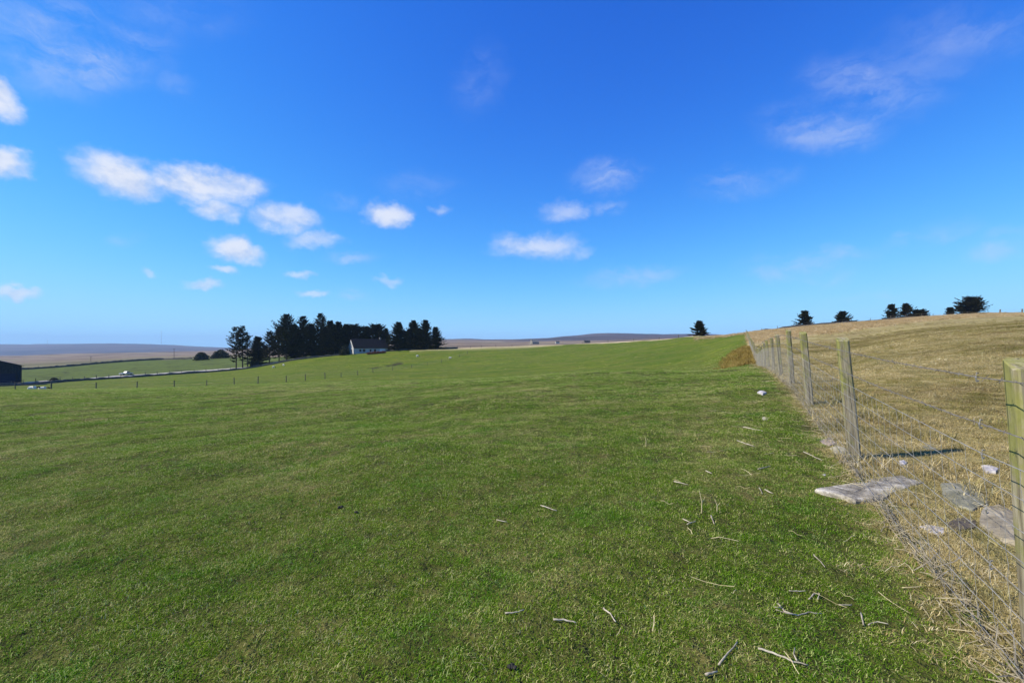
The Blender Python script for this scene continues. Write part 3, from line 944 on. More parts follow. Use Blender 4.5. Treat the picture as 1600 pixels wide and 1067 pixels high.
G1 = 'spruces of the shelter wood round the white house'
WOOD = [
    (369, 511, 192, 34, 'spindly', 'thin see-through spruce, leftmost of the three slender trees left of the wood'),
    (379, 509.5, 193, 24, 'spindly', 'slender spruce with the bent tip, middle of the three left of the wood'),
    (387, 520, 194, 13, 'spindly', 'very narrow spruce, rightmost and shortest of the three slender trees left of the wood'),
    (402, 527, 212, 32, 'full', 'short bushy spruce in the gap between the slender trees and the wood'),
    (421, 519, 204, 27, 'open', 'medium spruce at the low left end of the shelter wood'),
    (448, 492, 199, 46, 'open', 'tall wide-topped spruce with upswept limbs, leftmost of the three high tops of the wood'),
    (474, 495, 207, 36, 'open', 'tall open-topped spruce, middle of the three high tops of the wood'),
    (501, 490.5, 208, 32, 'open', 'tallest pointed spruce of the wood, rightmost of its three high tops'),
    (516, 502, 206, 32, 'full', 'dark spruce just right of the tallest top of the wood'),
    (529, 504, 209, 34, 'full', 'dark spruce with a notched top left of the white gable'),
    (436, 512, 210, 28, 'open', 'lower spruce tucked against the left of the tall wide-topped spruce'),
    (460, 509, 203, 34, 'full', 'dense spruce filling between the first two high tops of the wood'),
    (487, 507, 202, 34, 'full', 'dense spruce filling between the last two high tops of the wood'),
    (508, 512, 201, 32, 'full', 'dense low spruce in front below the tallest top of the wood'),
    (523, 516, 200, 30, 'full', 'dense low spruce nearest the left of the white gable'),
    (541, 508, 213, 34, 'full', 'spruce rising directly behind the white gable tip'),
    (553, 508, 226, 30, 'broad', 'round-topped spruce behind the left end of the house roof'),
    (571, 511, 228, 28, 'broad', 'round-topped spruce behind the middle of the house roof'),
    (589, 508.5, 227, 34, 'broad', 'broadest round-topped spruce behind the right half of the house roof'),
    (603, 514, 224, 22, 'full', 'small pointed spruce at the right end of the house roof'),
    (623, 504.5, 208, 31, 'full', 'leftmost spruce of the four standing right of the house'),
    (646, 502, 209, 33, 'full', 'second spruce from the left of the four right of the house'),
    (665, 501, 210, 31, 'full', 'tallest spruce, third from the left of the four right of the house'),
    (680, 512, 210, 25, 'full', 'shortest spruce, rightmost of the four right of the house'),
    (634, 518, 214, 24, 'full', 'low spruce filling the gap between the first two right of the house'),
    (656, 515, 215, 24, 'full', 'low spruce filling behind the second and third trees right of the house'),
]
for i, (x, yt, d, w, sty, lab) in enumerate(WOOD):
    tree(lab, x, yt, d, w, sty, 100 + i, G1)
G2 = 'lone conifers along the ridge on the right'
for i, (x, yt, d, w, sty, lab) in enumerate([
    (1093, 503, 140, 23, 'full', 'lone small spruce on the green crest left of the fence end'),
    (1257, 487, 138, 25, 'full', 'leftmost spruce on the dry ridge, its foot among low twigs'),
    (1316, 488.5, 140, 25, 'full', 'small pointed spruce second from the left on the dry ridge'),
    (1393, 477, 142, 21, 'full', 'left spruce of the clump of three on the dry ridge'),
    (1416, 475.5, 144, 24, 'full', 'middle and tallest spruce of the clump of three on the dry ridge'),
    (1437, 485, 143, 19, 'broad', 'low bushy conifer at the right of the clump of three on the ridge'),
    (1485, 481, 146, 8.5, 'broad', 'tiny round-headed tree standing just left of the broad ridge conifer'),
    (1517, 466, 147, 33, 'broad', 'broadest dark conifer on the ridge, towards the right edge')]):
    tree(lab, x, yt, d, w, sty, 300 + i, G2)


def bush(label, x, d, w, h, seed, m=m_bush, name='bush'):
    b = g(x, d)
    r = random.Random(seed)
    mb = MB()
    for i in range(700):
        a, cz = r.uniform(0, 6.283), r.uniform(-.1, 1)
        q = math.sqrt(max(0, 1 - cz * cz)) * r.uniform(.6, 1.03) * (1 + .18 * math.sin(3 * a + seed))
        p = Vector((math.cos(a) * q * w / 2, math.sin(a) * q * w / 2, max(0, cz) * h * r.uniform(.75, 1.0)))
        s = .08 * w
        e1 = Vector((r.uniform(-1, 1), r.uniform(-1, 1), r.uniform(-1, 1))).normalized() * s
        e2 = Vector((r.uniform(-1, 1), r.uniform(-1, 1), r.uniform(-1, 1))).normalized() * s
        mb.add([p - e1, p + e2, p + e1, p - e2 * .6], [(0, 1, 2, 3)])
    o = empty(name, b)
    tag(o, label, 'bush')
    mb.build('foliage', m, o)
    s_ = MB()
    for k in range(5):
        a = k * 1.25
        s_.tube([(0, 0, -.1), (math.cos(a) * w * .15, math.sin(a) * w * .15, h * .4), (math.cos(a) * w * .3, math.sin(a) * w * .3, h * .7)], [.07, .05, .02], 4)
    s_.build('stem', m_bark, o)
    return o


bush('rounded dark bush farthest left, standing clear on the edge of the far field', 315, 300, 8.6, 5.2, 1)
bush('wide dark bush on the field edge touching the left of the three slender spruces', 345, 322, 10.5, 6.0, 2)
bush('dark bush just left of the white house gable', 539, 194, 4.4, 4.4, 3)
bush('low dark bush at the roadside right of the three slender spruces', 402, 196, 4.5, 2.4, 4)
bush('smallest upright shrub beside the road under the slender spruces', 394, 195, 1.8, 3.4, 5)
bush('small dark bush at the roadside behind the two sheep', 84, 137, 2.2, 1.2, 6)

# ------------------------------------------------------------------ road, walls and the house
rp = [(x, d) for x, d in zip((-560, -300, -100, 0, 50, 100, 150, 195, 240, 270, 300, 335, 370, 405, 440, 475, 510),
                             np.interp((-560, -300, -100, 0, 50, 100, 150, 195, 240, 270, 300, 335, 370, 405, 440, 475, 510), ROAD_X, ROAD_D))]
cen = [g(x, d) for x, d in rp]
dense = []
for a, b in zip(cen[:-1], cen[1:]):
    for k in range(8):
        q = a.lerp(b, k / 8)
        dense.append(Vector((q.x, q.y, float(gz(q.x, q.y)))))
cen = dense
rb = MB()
vs, fs = [], []
for i, p in enumerate(cen):
    dr = (cen[min(i + 1, len(cen) - 1)] - cen[max(i - 1, 0)])
    dr.z = 0
    dr.normalize()
    nrm_ = Vector((dr.y, -dr.x, 0))                    # towards the pasture
    for off, zz in ((2.9, -.5), (1.6, .16), (0, .30), (-1.6, .42), (-2.6, -.2)):
        q = p + nrm_ * off
        vs.append((q.x, q.y, p.z + zz))
for i in range(len(cen) - 1):
    for j in range(4):
        a = i * 5 + j
        fs.append((a, a + 1, a + 6, a + 5))
rb.add(vs, fs)
tag(rb.build('road', m_road, smooth=False), kind='structure')


def wall_line(name, pts, hh, th, m, seed, label, cat='stone wall'):
    """a dry stone dyke that follows the ground with an uneven top"""
    r = random.Random(seed)
    P_ = []
    for a, b in zip(pts[:-1], pts[1:]):
        n_ = max(2, int((b - a).length / 1.6))
        for k in range(n_):
            P_.append(a.lerp(b, k / n_))
    P_.append(pts[-1])
    mb = MB()
    vs, fs = [], []
    for i, p in enumerate(P_):
        dr = P_[min(i + 1, len(P_) - 1)] - P_[max(i - 1, 0)]
        dr.z = 0
        dr.normalize()
        nn_ = Vector((dr.y, -dr.x, 0))
        z0 = float(gz(p.x, p.y))
        h_ = hh * r.uniform(.7, 1.15)
        for off, zz in ((th * .6, -.3), (th * .45 + r.uniform(-.05, .05), h_ * .6), (th * .3, h_), (-th * .3, h_ * r.uniform(.92, 1.05)), (-th * .6, -.3)):
            q = p + nn_ * off
            vs.append((q.x, q.y, z0 + zz))
    for i in range(len(P_) - 1):
        for j in range(4):
            a = i * 5 + j
            fs.append((a, a + 1, a + 6, a + 5))
    fs += [(0, 1, 2, 3, 4), tuple(len(vs) - 1 - k for k in range(5))]
    mb.add(vs, fs)
    o = mb.build(name, m)
    return tag(o, label, cat)


def line(*xd):
    return [g(x, d) for x, d in xd]


wall_line('stone_wall', line((-300, 92), (0, 107), (100, 134), (195, 158), (300, 173), (370, 184), (440, 190), (500, 193), (545, 196)), .75, .7, m_stonedk, 1,
          'low dark stone wall between the pasture and the pale road on the left')
wall_line('stone_wall', line((-300, 250), (40, 268), (110, 292), (180, 318), (215, 330), (255, 338), (300, 336)), 1.25, .8, m_stonedk, 2,
          'dark stone wall along the upper edge of the left far field below the moor')
wall_line('stone_wall', line((600, 206), (640, 207), (680, 210), (715, 212)), .75, .7, m_stonedk, 3,
          'short dark stone wall under the four spruces right of the house')
wall_line('stone_wall', line((1178, 124), (1215, 126), (1250, 127), (1312, 128)), .75, .7, m_stonedk, 4,
          'broken stone wall along the skyline behind the far end of the stock fence')
wall_line('stone_wall', line((1316, 128), (1380, 131), (1440, 133), (1485, 134), (1530, 136), (1600, 137), (1700, 137)), .6, .7, m_stonedk, 5,
          'stone wall along the ridge in front of the conifers on the right')

# white house
hb_ = g(552.5, 197)
hang = math.atan2(.6, .8)
HO = empty('white_house', hb_, hang)
tag(HO, 'white house with a long dark slate roof among the spruces', 'house')
Lh, Wh, EH, RH = 15.4, 7.4, 2.8, 6.7
w = MB()
w.add([(0, 0, -1), (Lh, 0, -1), (Lh, 0, EH), (0, 0, EH), (0, Wh, -1), (Lh, Wh, -1), (Lh, Wh, EH), (0, Wh, EH), (0, Wh / 2, RH - .15), (Lh, Wh / 2, RH - .15)],
      [(0, 1, 2, 3), (5, 4, 7, 6), (4, 0, 3, 8, 7), (1, 5, 6, 9, 2), (3, 2, 9, 8), (8, 9, 6, 7)])
w.build('wall', m_white, HO)
rf = MB()
for s in (0, 1):
    y0, y1 = (-.35, Wh / 2) if s == 0 else (Wh + .35, Wh / 2)
    z0 = EH - .2
    rf.add([(-.12, y0, z0), (Lh + .2, y0, z0), (Lh + .2, y1, RH), (-.12, y1, RH), (-.12, y0, z0 - .14), (Lh + .2, y0, z0 - .14), (Lh + .2, y1, RH - .14), (-.12, y1, RH - .14)],
           [(0, 1, 2, 3), (7, 6, 5, 4), (0, 4, 5, 1), (1, 5, 6, 2), (2, 6, 7, 3), (3, 7, 4, 0)])
roof = rf.build('roof', m_slate, HO)
ch = MB()
ch.box((Lh - 2.2, Wh / 2, RH + .2), (.7, .7, 1.0))
ch.build('chimney', m_stonew, roof)
for wx, ww, wh_ in ((2.9, 1.0, 1.1), (4.5, 1.2, 1.2), (7.4, .9, 1.0), (9.4, 1.1, 1.2)):
    m2 = MB()
    m2.box((wx, -.04, 1.55), (ww + .16, .08, wh_ + .16))
    fr = m2.build('window', m_frame, HO)
    m3 = MB()
    m3.box((wx, -.085, 1.55), (ww, .03, wh_))
    m3.build('pane', m_glass, fr)
m2 = MB()
m2.box((12.9, -.06, 1.15), (2.5, .1, 2.3))
d_ = m2.build('garage_door', m_pdoor, HO)
for wy, wz_ in ((2.6, 1.5), (4.2, 4.4)):
    m2 = MB()
    m2.box((-.04, wy, wz_), (.08, 1.1, 1.2))
    fr = m2.build('window', m_frame, HO)
    m3 = MB()
    m3.box((-.085, wy, wz_), (.03, .9, 1.0))
    m3.build('pane', m_glass, fr)

hg = MB()
p0, p1 = g(574, 190), g(602, 196)
r = random.Random(9)
for i in range(900):
    q = p0.lerp(p1, r.random())
    c_ = Vector((q.x + r.uniform(-.4, .4), q.y + r.uniform(-.4, .4), float(gz(q.x, q.y)) + r.uniform(0, 1.0) * r.uniform(.5, 1)))
    e1 = Vector((r.uniform(-1, 1), r.uniform(-1, 1), r.uniform(-1, 1))).normalized() * .3
    e2 = Vector((r.uniform(-1, 1), r.uniform(-1, 1), r.uniform(-1, 1))).normalized() * .3
    hg.add([c_ - e1, c_ + e2, c_ + e1], [(0, 1, 2)])
tag(hg.build('hedge', m_hedge), 'low russet hedge in front of the white house', 'hedge')

# dark barn
bb = g(34, 119)
ba = math.atan2(.78, .62) + math.pi                    # runs off to the left, its end turned to the camera
BO = empty('barn', bb, ba)
tag(BO, 'dark shed with a sloping roof cut by the left edge', 'barn')
BW, BL, BE, BR = 15.0, 22.0, 5.1, 7.6
w = MB()


def corr(mb, x0, x1, y, ztop, n_, amp):
    vs, fs = [], []
    for i in range(n_ + 1):
        x = x0 + (x1 - x0) * i / n_
        yy = y + amp * (1 if i % 2 else -1)
        vs += [(x, yy, -1.0), (x, yy, ztop(x))]
    for i in range(n_):
        fs.append((2 * i, 2 * i + 2, 2 * i + 3, 2 * i + 1))
    mb.add(vs, fs)


def btop(x):
    return BE + (BR - BE) * (1 - abs(x - BW / 2) / (BW / 2))


corr(w, 0, BW, 0.0, btop, 60, .02)
w.add([(0, -BL, -1), (BW, -BL, -1), (BW, -BL, BE), (BW / 2, -BL, BR), (0, -BL, BE)], [(0, 1, 2, 3, 4)])
w.add([(0, 0, -1), (0, -BL, -1), (0, -BL, BE), (0, 0, BE)], [(0, 1, 2, 3)])
w.add([(BW, 0, -1), (BW, -BL, -1), (BW, -BL, BE), (BW, 0, BE)], [(3, 2, 1, 0)])
w.build('wall', m_barn, BO)
rf = MB()
for x0, x1 in ((-.4, BW / 2), (BW + .4, BW / 2)):
    z0 = BE - .12
    rf.add([(x0, .3, z0), (x0, -BL - .3, z0), (x1, -BL - .3, BR + .05), (x1, .3, BR + .05), (x0, .3, z0 + .12), (x0, -BL - .3, z0 + .12), (x1, -BL - .3, BR + .17), (x1, .3, BR + .17)],
           [(0, 1, 2, 3), (7, 6, 5, 4), (0, 4, 5, 1), (1, 5, 6, 2), (2, 6, 7, 3), (3, 7, 4, 0)])
rf.build('roof', m_barn, BO)
m2 = MB()
m2.box((3.3, .08, 1.5), (4.4, .1, 3.4))
m2.build('sliding_door', m_barnd, BO)

# distant cottages
for x, d, L_, W_, e_, r_h, ang_, m_, lab in ((835, 560, 9.5, 6.5, 2.4, 5.6, .5, m_stonew, 'far grey stone cottage with a steep gable on the moor skyline'),
                                         (871, 640, 5.0, 4.0, 2.0, 3.0, .1, m_white, 'tiny far white cottage right of the grey stone cottage'),
                                         (917, 700, 9, 6, 2.2, 3.8, .2, m_stonedk, 'far dark low building on the moor, right of the tiny white cottage')):
    o = empty('cottage', g(x, d), ang_)
    tag(o, lab, 'cottage')
    w = MB()
    w.add([(-L_ / 2, -W_ / 2, -2), (L_ / 2, -W_ / 2, -2), (L_ / 2, -W_ / 2, e_), (-L_ / 2, -W_ / 2, e_), (-L_ / 2, W_ / 2, -2), (L_ / 2, W_ / 2, -2), (L_ / 2, W_ / 2, e_), (-L_ / 2, W_ / 2, e_), (-L_ / 2, 0, r_h), (L_ / 2, 0, r_h)],
          [(0, 1, 2, 3), (5, 4, 7, 6), (4, 0, 3, 8, 7), (1, 5, 6, 9, 2)])
    w.build('wall', m_, o)
    rf = MB()
    for s in (-1, 1):
        rf.add([(-L_ / 2 - .1, s * (W_ / 2 + .2), e_ - .1), (L_ / 2 + .1, s * (W_ / 2 + .2), e_ - .1), (L_ / 2 + .1, 0, r_h + .1), (-L_ / 2 - .1, 0, r_h + .1)], [(0, 1, 2, 3)])
    ro = rf.build('roof', m_slate if m_ is not m_stonew else m_stonew, o)
    c2 = MB()
    c2.box((-L_ / 2 + .5, 0, r_h + .35), (.7, .7, .9))
    c2.build('chimney', m_, ro)

# masts and poles
for x, d, ytop, lab in ((252, 5450, 515.5, 'tall thin radio mast on the blue hill'), (74, 5300, 531, 'short thin mast on the left part of the blue hill')):
    b = g(x, d)
    top = H + (YH - ytop) / F * d
    o = empty('radio_mast', b)
    tag(o, lab, 'mast')
    mb = MB()
    mb.tube([(0, 0, -5), (0, 0, top - b.z)], [1.5, .9], 6)
    mb.build('pole', m_mast, o)
    mb = MB()
    for k in range(3):
        a = k * 2.094
        mb.tube([(math.cos(a) * 50, math.sin(a) * 50, -8), (0, 0, (top - b.z) * .85)], .12, 3)
    mb.build('guy_wire', m_mast, o)
for x, d, ytop, lab in ((272, 345, 544.5, 'wooden power pole left of the round dark bush'), (142, 420, 557, 'small far power pole on the moor above the left far field')):
    b = g(x, d)
    top = H + (YH - ytop) / F * d
    o = empty('power_pole', b, .5)
    tag(o, lab, 'power pole')
    hh = top - b.z
    mb = MB()
    mb.tube([(0, 0, -.5), (0, 0, hh)], [.17, .12], 7)
    mb.build('pole', m_pole, o)
    mb = MB()
    mb.box((0, 0, hh - .45), (1.9, .12, .14))
    mb.build('crossarm', m_pole, o)

# silver pickup on the road
cp = g(197, 168)
cd = (g(240, float(np.interp(240, ROAD_X, ROAD_D))) - g(150, float(np.interp(150, ROAD_X, ROAD_D))))
CO = empty('pickup_truck', cp + Vector((0, 0, .52)), math.atan2(cd.y, cd.x))
CO.scale = (.82,) * 3
tag(CO, 'silver pickup truck standing on the pale road', 'pickup truck')
pr = [(-2.4, .45), (-2.4, .95), (-.55, .98), (-.15, 1.62), (.75, 1.66), (1.25, 1.08), (2.3, .95), (2.42, .5)]
mb = MB()
n_ = len(pr)
mb.add([(x, -.88, z) for x, z in pr] + [(x, .88, z) for x, z in pr], [tuple(range(n_)), tuple(range(2 * n_ - 1, n_ - 1, -1))] + [(i, i + n_, (i + 1) % n_ + n_, (i + 1) % n_) for i in range(n_)])
mb.build('body', m_car, CO)
for s in (-1, 1):
    mb = MB()
    mb.add([(-.38, s * .89, 1.05), (1.0, s * .89, 1.08), (.68, s * .885, 1.56), (-.08, s * .885, 1.53)], [(0, 1, 2, 3) if s < 0 else (3, 2, 1, 0)])
    mb.build('side_window', m_glass, CO)
mb = MB()
mb.add([(.80, -.8, 1.62), (.80, .8, 1.62), (1.25, .8, 1.11), (1.25, -.8, 1.11)], [(3, 2, 1, 0)])
mb.build('windscreen', m_glass, CO)
for x in (-1.5, 1.5):
    for s in (-1, 1):
        mb = MB()
        mb.tube([(x, s * .66, .36), (x, s * .92, .36)], .36, 14)
        mb.build('wheel', m_rubber, CO)


# ------------------------------------------------------------------ sheep
def sheep_parts(lying):
    zc = .62 if not lying else .34
    me = bpy.data.meshes.new('body')
    vs = [(0, 0, zc), (.28, 0, zc + .03), (.46, 0, zc + .10), (-.28, 0, zc + .02), (-.46, 0, zc - .02)]
    rr = [.27, .26, .15, .28, .19]
    es = [(0, 1), (1, 2), (0, 3), (3, 4)]
    for sx, root in ((.30, 1), (-.32, 3)):
        for sy in (-1, 1):
            b = len(vs)
            if lying:
                vs += [(sx, sy * .16, .16), (sx + .16, sy * .2, .08)]
                rr += [.09, .05]
            else:
                vs += [(sx, sy * .13, .32), (sx + .01, sy * .13, .02)]
                rr += [.085, .045]
            es += [(root, b), (b, b + 1)]
    me.from_pydata(vs, es, [])
    o = bpy.data.objects.new('body', me)
    COL.objects.link(o)
    md = o.modifiers.new('skin', 'SKIN')
    for i, v in enumerate(me.skin_vertices[0].data):
        v.radius = (rr[i], rr[i])
        v.use_root = i == 0
    o.modifiers.new('sub', 'SUBSURF').levels = 2
    dg = bpy.context.evaluated_depsgraph_get()
    dg.update()
    me2 = bpy.data.meshes.new_from_object(o.evaluated_get(dg))
    bpy.data.objects.remove(o)
    me2.materials.clear()
    me2.materials.append(m_wool)
    me2.shade_smooth()
    return me2


def sheep_head(z, down):
    mb = MB()
    p = [Vector((.50, 0, z + .10)), Vector((.62, 0, z + .16 - down * .25)), Vector((.74, 0, z + .10 - down * .42)), Vector((.82, 0, z + .04 - down * .52))]
    mb.tube(p, [.08, .10, .085, .05], 8)
    for s in (-1, 1):
        mb.add([p[1] + Vector((0, s * .07, .06)), p[1] + Vector((-.04, s * .20, .08)), p[1] + Vector((-.07, s * .08, .03))], [(0, 1, 2)])
    me = mb
    return me


SH = {}


def sheep(label, x, d, rz, lying, dark, down=0.0, scale=1.0):
    o = empty('sheep', g(x, d), rz)
    o.scale = (scale,) * 3
    tag(o, label, 'sheep', 'sheep grazing in the pasture')
    if lying not in SH:
        SH[lying] = sheep_parts(lying)
    link(bpy.data.objects.new('body', SH[lying]), o)
    sheep_head(.62 if not lying else .36, down).build('head', m_face if dark else m_wool, o, True)


sheep('dark-faced white sheep lying left of the other beside the barn fence', 50, 56, R(18), True, True, 0, .98)
sheep('white sheep lying just right of the dark-faced one near the barn', 66, 57, R(30), True, True, .2, .88)
sheep('white sheep grazing below the wood, left of two', 427, 165, R(20), False, True, .9, .9)
sheep('white sheep below the wood, right of two', 443, 172, R(150), False, False, .9, .85)
sheep('lone white sheep on the field below the spruces right of the house', 652, 175, R(25), False, True, .3, .95)
sheep('pale sheep lying by the last far posts of the middle fence', 703, 165, R(10), True, False, .1, .95)

# ------------------------------------------------------------------ fences across the field
def post_mesh(h, w, seed, top_slope=.02):
    r = random.Random(seed)
    k, ns = 9, 8
    vs, fs = [], []
    prof = []
    for i in range(4):                                  # square with chamfered arrises
        a = math.pi / 4 + i * math.pi / 2
        for e in (-.16, .16):
            prof.append((math.cos(a + e) * w * .68, math.sin(a + e) * w * .68))
    for j in range(k + 1):
        z = -.25 + (h + .25) * j / k
        for (x, y) in prof:
            s = 1 + r.uniform(-.025, .025)
            vs.append((x * s, y * s, z + (top_slope * x / w + r.uniform(-.006, .006) if j == k else 0)))
    for j in range(k):
        for i in range(ns):
            fs.append((j * ns + i, j * ns + (i + 1) % ns, (j + 1) * ns + (i + 1) % ns, (j + 1) * ns + i))
    fs.append(tuple(k * ns + i for i in range(ns)))
    me = bpy.data.meshes.new('fence_post')
    me.from_pydata(vs, [], fs)
    return me


# the long stock fence
SF = empty('stock_fence', (fence_x(1.93), 1.93, float(gz(fence_x(1.93), 1.93))))
tag(SF, 'long wire stock fence with square timber posts and barbed wire running up the right side', 'fence')
INV = Matrix.Translation(-SF.location)
FP = [(-1.3, .115, 1.3, .085), (1.93, .112, 1.262, .075), (5.0, .098, 1.305, .10), (8.25, .10, 1.30, .085), (11.1, .095, 1.31, .07), (14.2, .10, 1.27, .09),
      (17.3, .095, 1.25, .06), (20.4, .09, 1.24, .08), (23.5, .10, 1.24, .05), (26.7, .09, 1.22, .07), (30.2, .10, 1.25, .05)]
q = 33.6
while q < 88:
    FP.append((q, .095, 1.2 + random.uniform(-.04, .04), random.uniform(.02, .08)))
    q += 3.35
FP.append((91, .15, 1.25, .02))
fang = math.atan2(1, .503)
for i, (Yp, wd, hp, lean) in enumerate(FP):
    me = post_mesh(hp, wd, i, .04)
    me.materials.append(m_post)
    o = bpy.data.objects.new('fence_post', me)
    link(o, SF)
    off = -.0                                           # post stands just behind the wires
    px, py = fence_x(Yp) + (.10 if i == 1 else .06), Yp - .03
    o.location = Vector((px, py, float(gz(px, py)))) - SF.location
    o.rotation_mode = 'ZYX'
    o.rotation_euler = (random.uniform(-.02, .02), -lean, fang + random.uniform(-.06, .06))


def fpt(Yq, hgt):
    """a point of the wire plane: height above ground, leaning with the posts, on the pasture face"""
    x = fence_x(Yq) - .055
    lean = np.interp(Yq, [f[0] for f in FP], [f[3] for f in FP])
    return Vector((x - lean * hgt, Yq + .02, float(gz(fence_x(Yq), Yq)) * 1.0 + hgt)) - SF.location


PY = [f[0] for f in FP]


def wire(hgt, r_, sag, m, name, barbs=False, wav=.0):
    pts = []
    for a, b in zip(PY[:-1], PY[1:]):
        n_ = 14 if b < 14 else (7 if b < 40 else 4)
        za, zb = fpt(a, hgt), fpt(b, hgt)
        for k in range(n_):
            s = k / n_
            p = za.lerp(zb, s)                          # strained straight from post to post
            p.z += -sag * 4 * s * (1 - s) + random.uniform(-wav, wav)
            p.x += random.uniform(-wav, wav)
            pts.append(p)
    pts.append(fpt(PY[-1], hgt))
    mb = MB()
    mb.tube(pts, r_, 5)
    o = mb.build(name, m, SF)
    if barbs:
        bm_ = MB()
        for a, b in zip(pts[:-1], pts[1:]):
            if (b + SF.location).y > 26:
                break
            n_ = max(1, int((b - a).length / .095))
            for k in range(n_):
                p = a.lerp(b, (k + .5) / n_)
                for q_ in range(2):
                    v = Vector((random.uniform(-1, 1), random.uniform(-1, 1), random.uniform(-1, 1))).normalized() * .017
                    bm_.tube([p - v, p + v], .0013, 3)
        bo = bm_.build('barbs', m, o)
        bo['kind'] = 'stuff'
    return pts


ROWS = [.875, .765, .64, .52, .40, .285, .175, .06]
wire(1.205, .0024, .012, m_rustw, 'barbed_wire', True, .002)
wire(1.005, .0024, .02, m_rustw, 'barbed_wire', True, .002)
RP = []
for i, hgt in enumerate(ROWS):
    RP.append(wire(hgt, .0016 if i else .0020, .0 + .004 * i, m_wire, 'line_wire', False, .0025 if hgt < .3 else .0015))
# upright stay wires, joined: too many and too thin to pick apart
sv = MB()
arr = [np.array([tuple(p) for p in pts]) for pts in RP]
ys0 = arr[0][:, 1]
q = -1.0
while q < 60:
    jit = 0
    pts = []
    yy = q - SF.location.y
    for a in arr:
        pts.append(Vector((float(np.interp(yy, a[:, 1], a[:, 0])) + .002, yy + random.uniform(-.006, .006), float(np.interp(yy, a[:, 1], a[:, 2])))))
    full = []
    for a, b in zip(pts[:-1], pts[1:]):
        mdp = a.lerp(b, .5)
        mdp.y += random.uniform(-.008, .008)
        full += [a, mdp] if q < 12 else [a]
    full.append(pts[-1])
    sv.tube(full, .0012 if q < 10 else .0017, 4 if q < 10 else 3, False)
    q += .135 if q < 30 else .27
so = sv.build('wire_netting', m_wire, SF)
so['kind'] = 'stuff'
# a dead-grass and wool wisp caught at the netting foot, staples on the near posts
for Yp in (1.93, 5.0, 8.25):
    for hgt in (1.205, 1.005, .875, .64, .40):
        p = fpt(Yp, hgt)
        mb = MB()
        a = Vector((-.016, -.008, 0))
        mb.tube([p + Vector((.01, .006, .016)), p + Vector((-.004, 0, .019)), p + Vector((-.0105, -.002, 0)), p + Vector((-.004, 0, -.019)), p + Vector((.01, .006, -.016))], .0030, 5)
        mb.build('staple', m_wire, SF)
# matted withered stems woven along the foot of the netting
wb = MB()
for i in range(1150):
    Yq = random.uniform(.8, 5) if i < 430 else (random.uniform(5, 13) if i < 800 else random.uniform(13, 28))
    p = fpt(Yq, max(.0, random.gauss(.02, .035))) + SF.location + Vector((random.gauss(0, .035), 0, 0))
    if not off_stones(np.array([p.x]), np.array([p.y]))[0]:
        continue
    a = math.atan2(1, .503) + random.gauss(0, .30)
    l = random.uniform(.08, .34)
    e = Vector((math.cos(a) * l / 2, math.sin(a) * l / 2, random.gauss(.0, .035)))
    sag_ = Vector((random.uniform(-.02, .02), random.uniform(-.02, .02), random.uniform(.0, .02)))
    wb.tube([p - e, p + sag_, p + e], random.uniform(.0011, .0028), 3)
tag(wb.build('matted_dead_stems', simple('grey_dead_stems', (.17, .145, .095), (.46, .39, .27), 20.0, .9)), kind='stuff')


def small_fence(name, label, spots, hh, wd, wires, m=m_lpost, lean=.04, seed=1, wr=.012):
    r = random.Random(seed)
    P_ = [g(x, d) for x, d in spots]
    o = empty(name, P_[0])
    tag(o, label, 'fence')
    tops = []
    for p in P_:
        h_ = hh * r.uniform(.85, 1.12)
        w_ = wd * r.uniform(.8, 1.25)
        tl = Vector((r.gauss(0, lean) * h_, r.gauss(0, lean) * h_, h_))
        mb = MB()
        mb.tube([(0, 0, -.3), tuple(tl * .5), tuple(tl)], [w_ / 2 * 1.1, w_ / 2 * 1.05, w_ / 2], 6)
        po = mb.build('fence_post', m, o)
        po.location = p - P_[0]
        tops.append((p - P_[0], tl))
    for fz in wires:
        mb = MB()
        mb.tube([tuple(b + tl * fz) for b, tl in tops], wr, 3)
        mb.build('line_wire', m_wire, o)
    return o


small_fence('wire_fence', 'post and wire fence crossing the dip of the pasture in the middle distance',
            [(-120, 50), (-60, 52.5), (-18, 54), (24, 55.5), (80, 57), (150, 59.5), (214, 62.5), (272, 66), (323, 70), (366, 73), (403, 75.5), (447, 79), (477, 82.5), (508, 86.5), (533, 91), (559, 97), (583, 107), (613, 118), (643, 131), (668, 141), (690, 151), (703, 158), (718, 168), (730, 178)],
            1.15, .12, (.25, .5, .75, .96), wr=.006)
xs_ = list(range(-20, 365, 19))
small_fence('roadside_fence', 'dark post and wire fence along the near side of the pale road on the left',
            [(x, float(np.interp(x, ROAD_X, ROAD_D)) - 5.0) for x in xs_], 1.35, .16, (.5, .95), seed=2, wr=.01)
small_fence('field_fence', 'sparse posts along the field edge below the moor, right of the house spruces',
            [(696, 213), (715, 214), (735, 218), (752, 222), (775, 228), (800, 235), (830, 232), (870, 226), (910, 218), (950, 210), (990, 196), (1030, 176), (1060, 162)], 1.2, .16, (.6, .95), seed=3, wr=.01)
small_fence('ridge_fence', 'thin post and wire fence along the skyline ridge behind the dry field',
            [(1166, 121), (1190, 122), (1215, 123), (1240, 124), (1270, 124), (1300, 125), (1330, 126), (1360, 127), (1392, 128), (1415, 129), (1440, 130), (1458, 130), (1475, 131), (1495, 131), (1512, 132), (1530, 132)], 1.15, .12, (.5, .95), seed=4, wr=.008)
small_fence('corner_fence', 'pair of thick posts with a top wire on the skyline at the right edge',
            [(1562, 133), (1597, 133), (1650, 133)], 1.45, .28, (.55, .9), seed=5, wr=.012)
small_fence('moor_fence', 'far posts along the top of the left far field', [(x, float(np.interp(x, EDGE_X, EDGE_D)) - 3) for x in (60, 90, 120, 150, 180, 215, 250, 330, 345)], 1.5, .2, (.9,), seed=6, wr=.01)


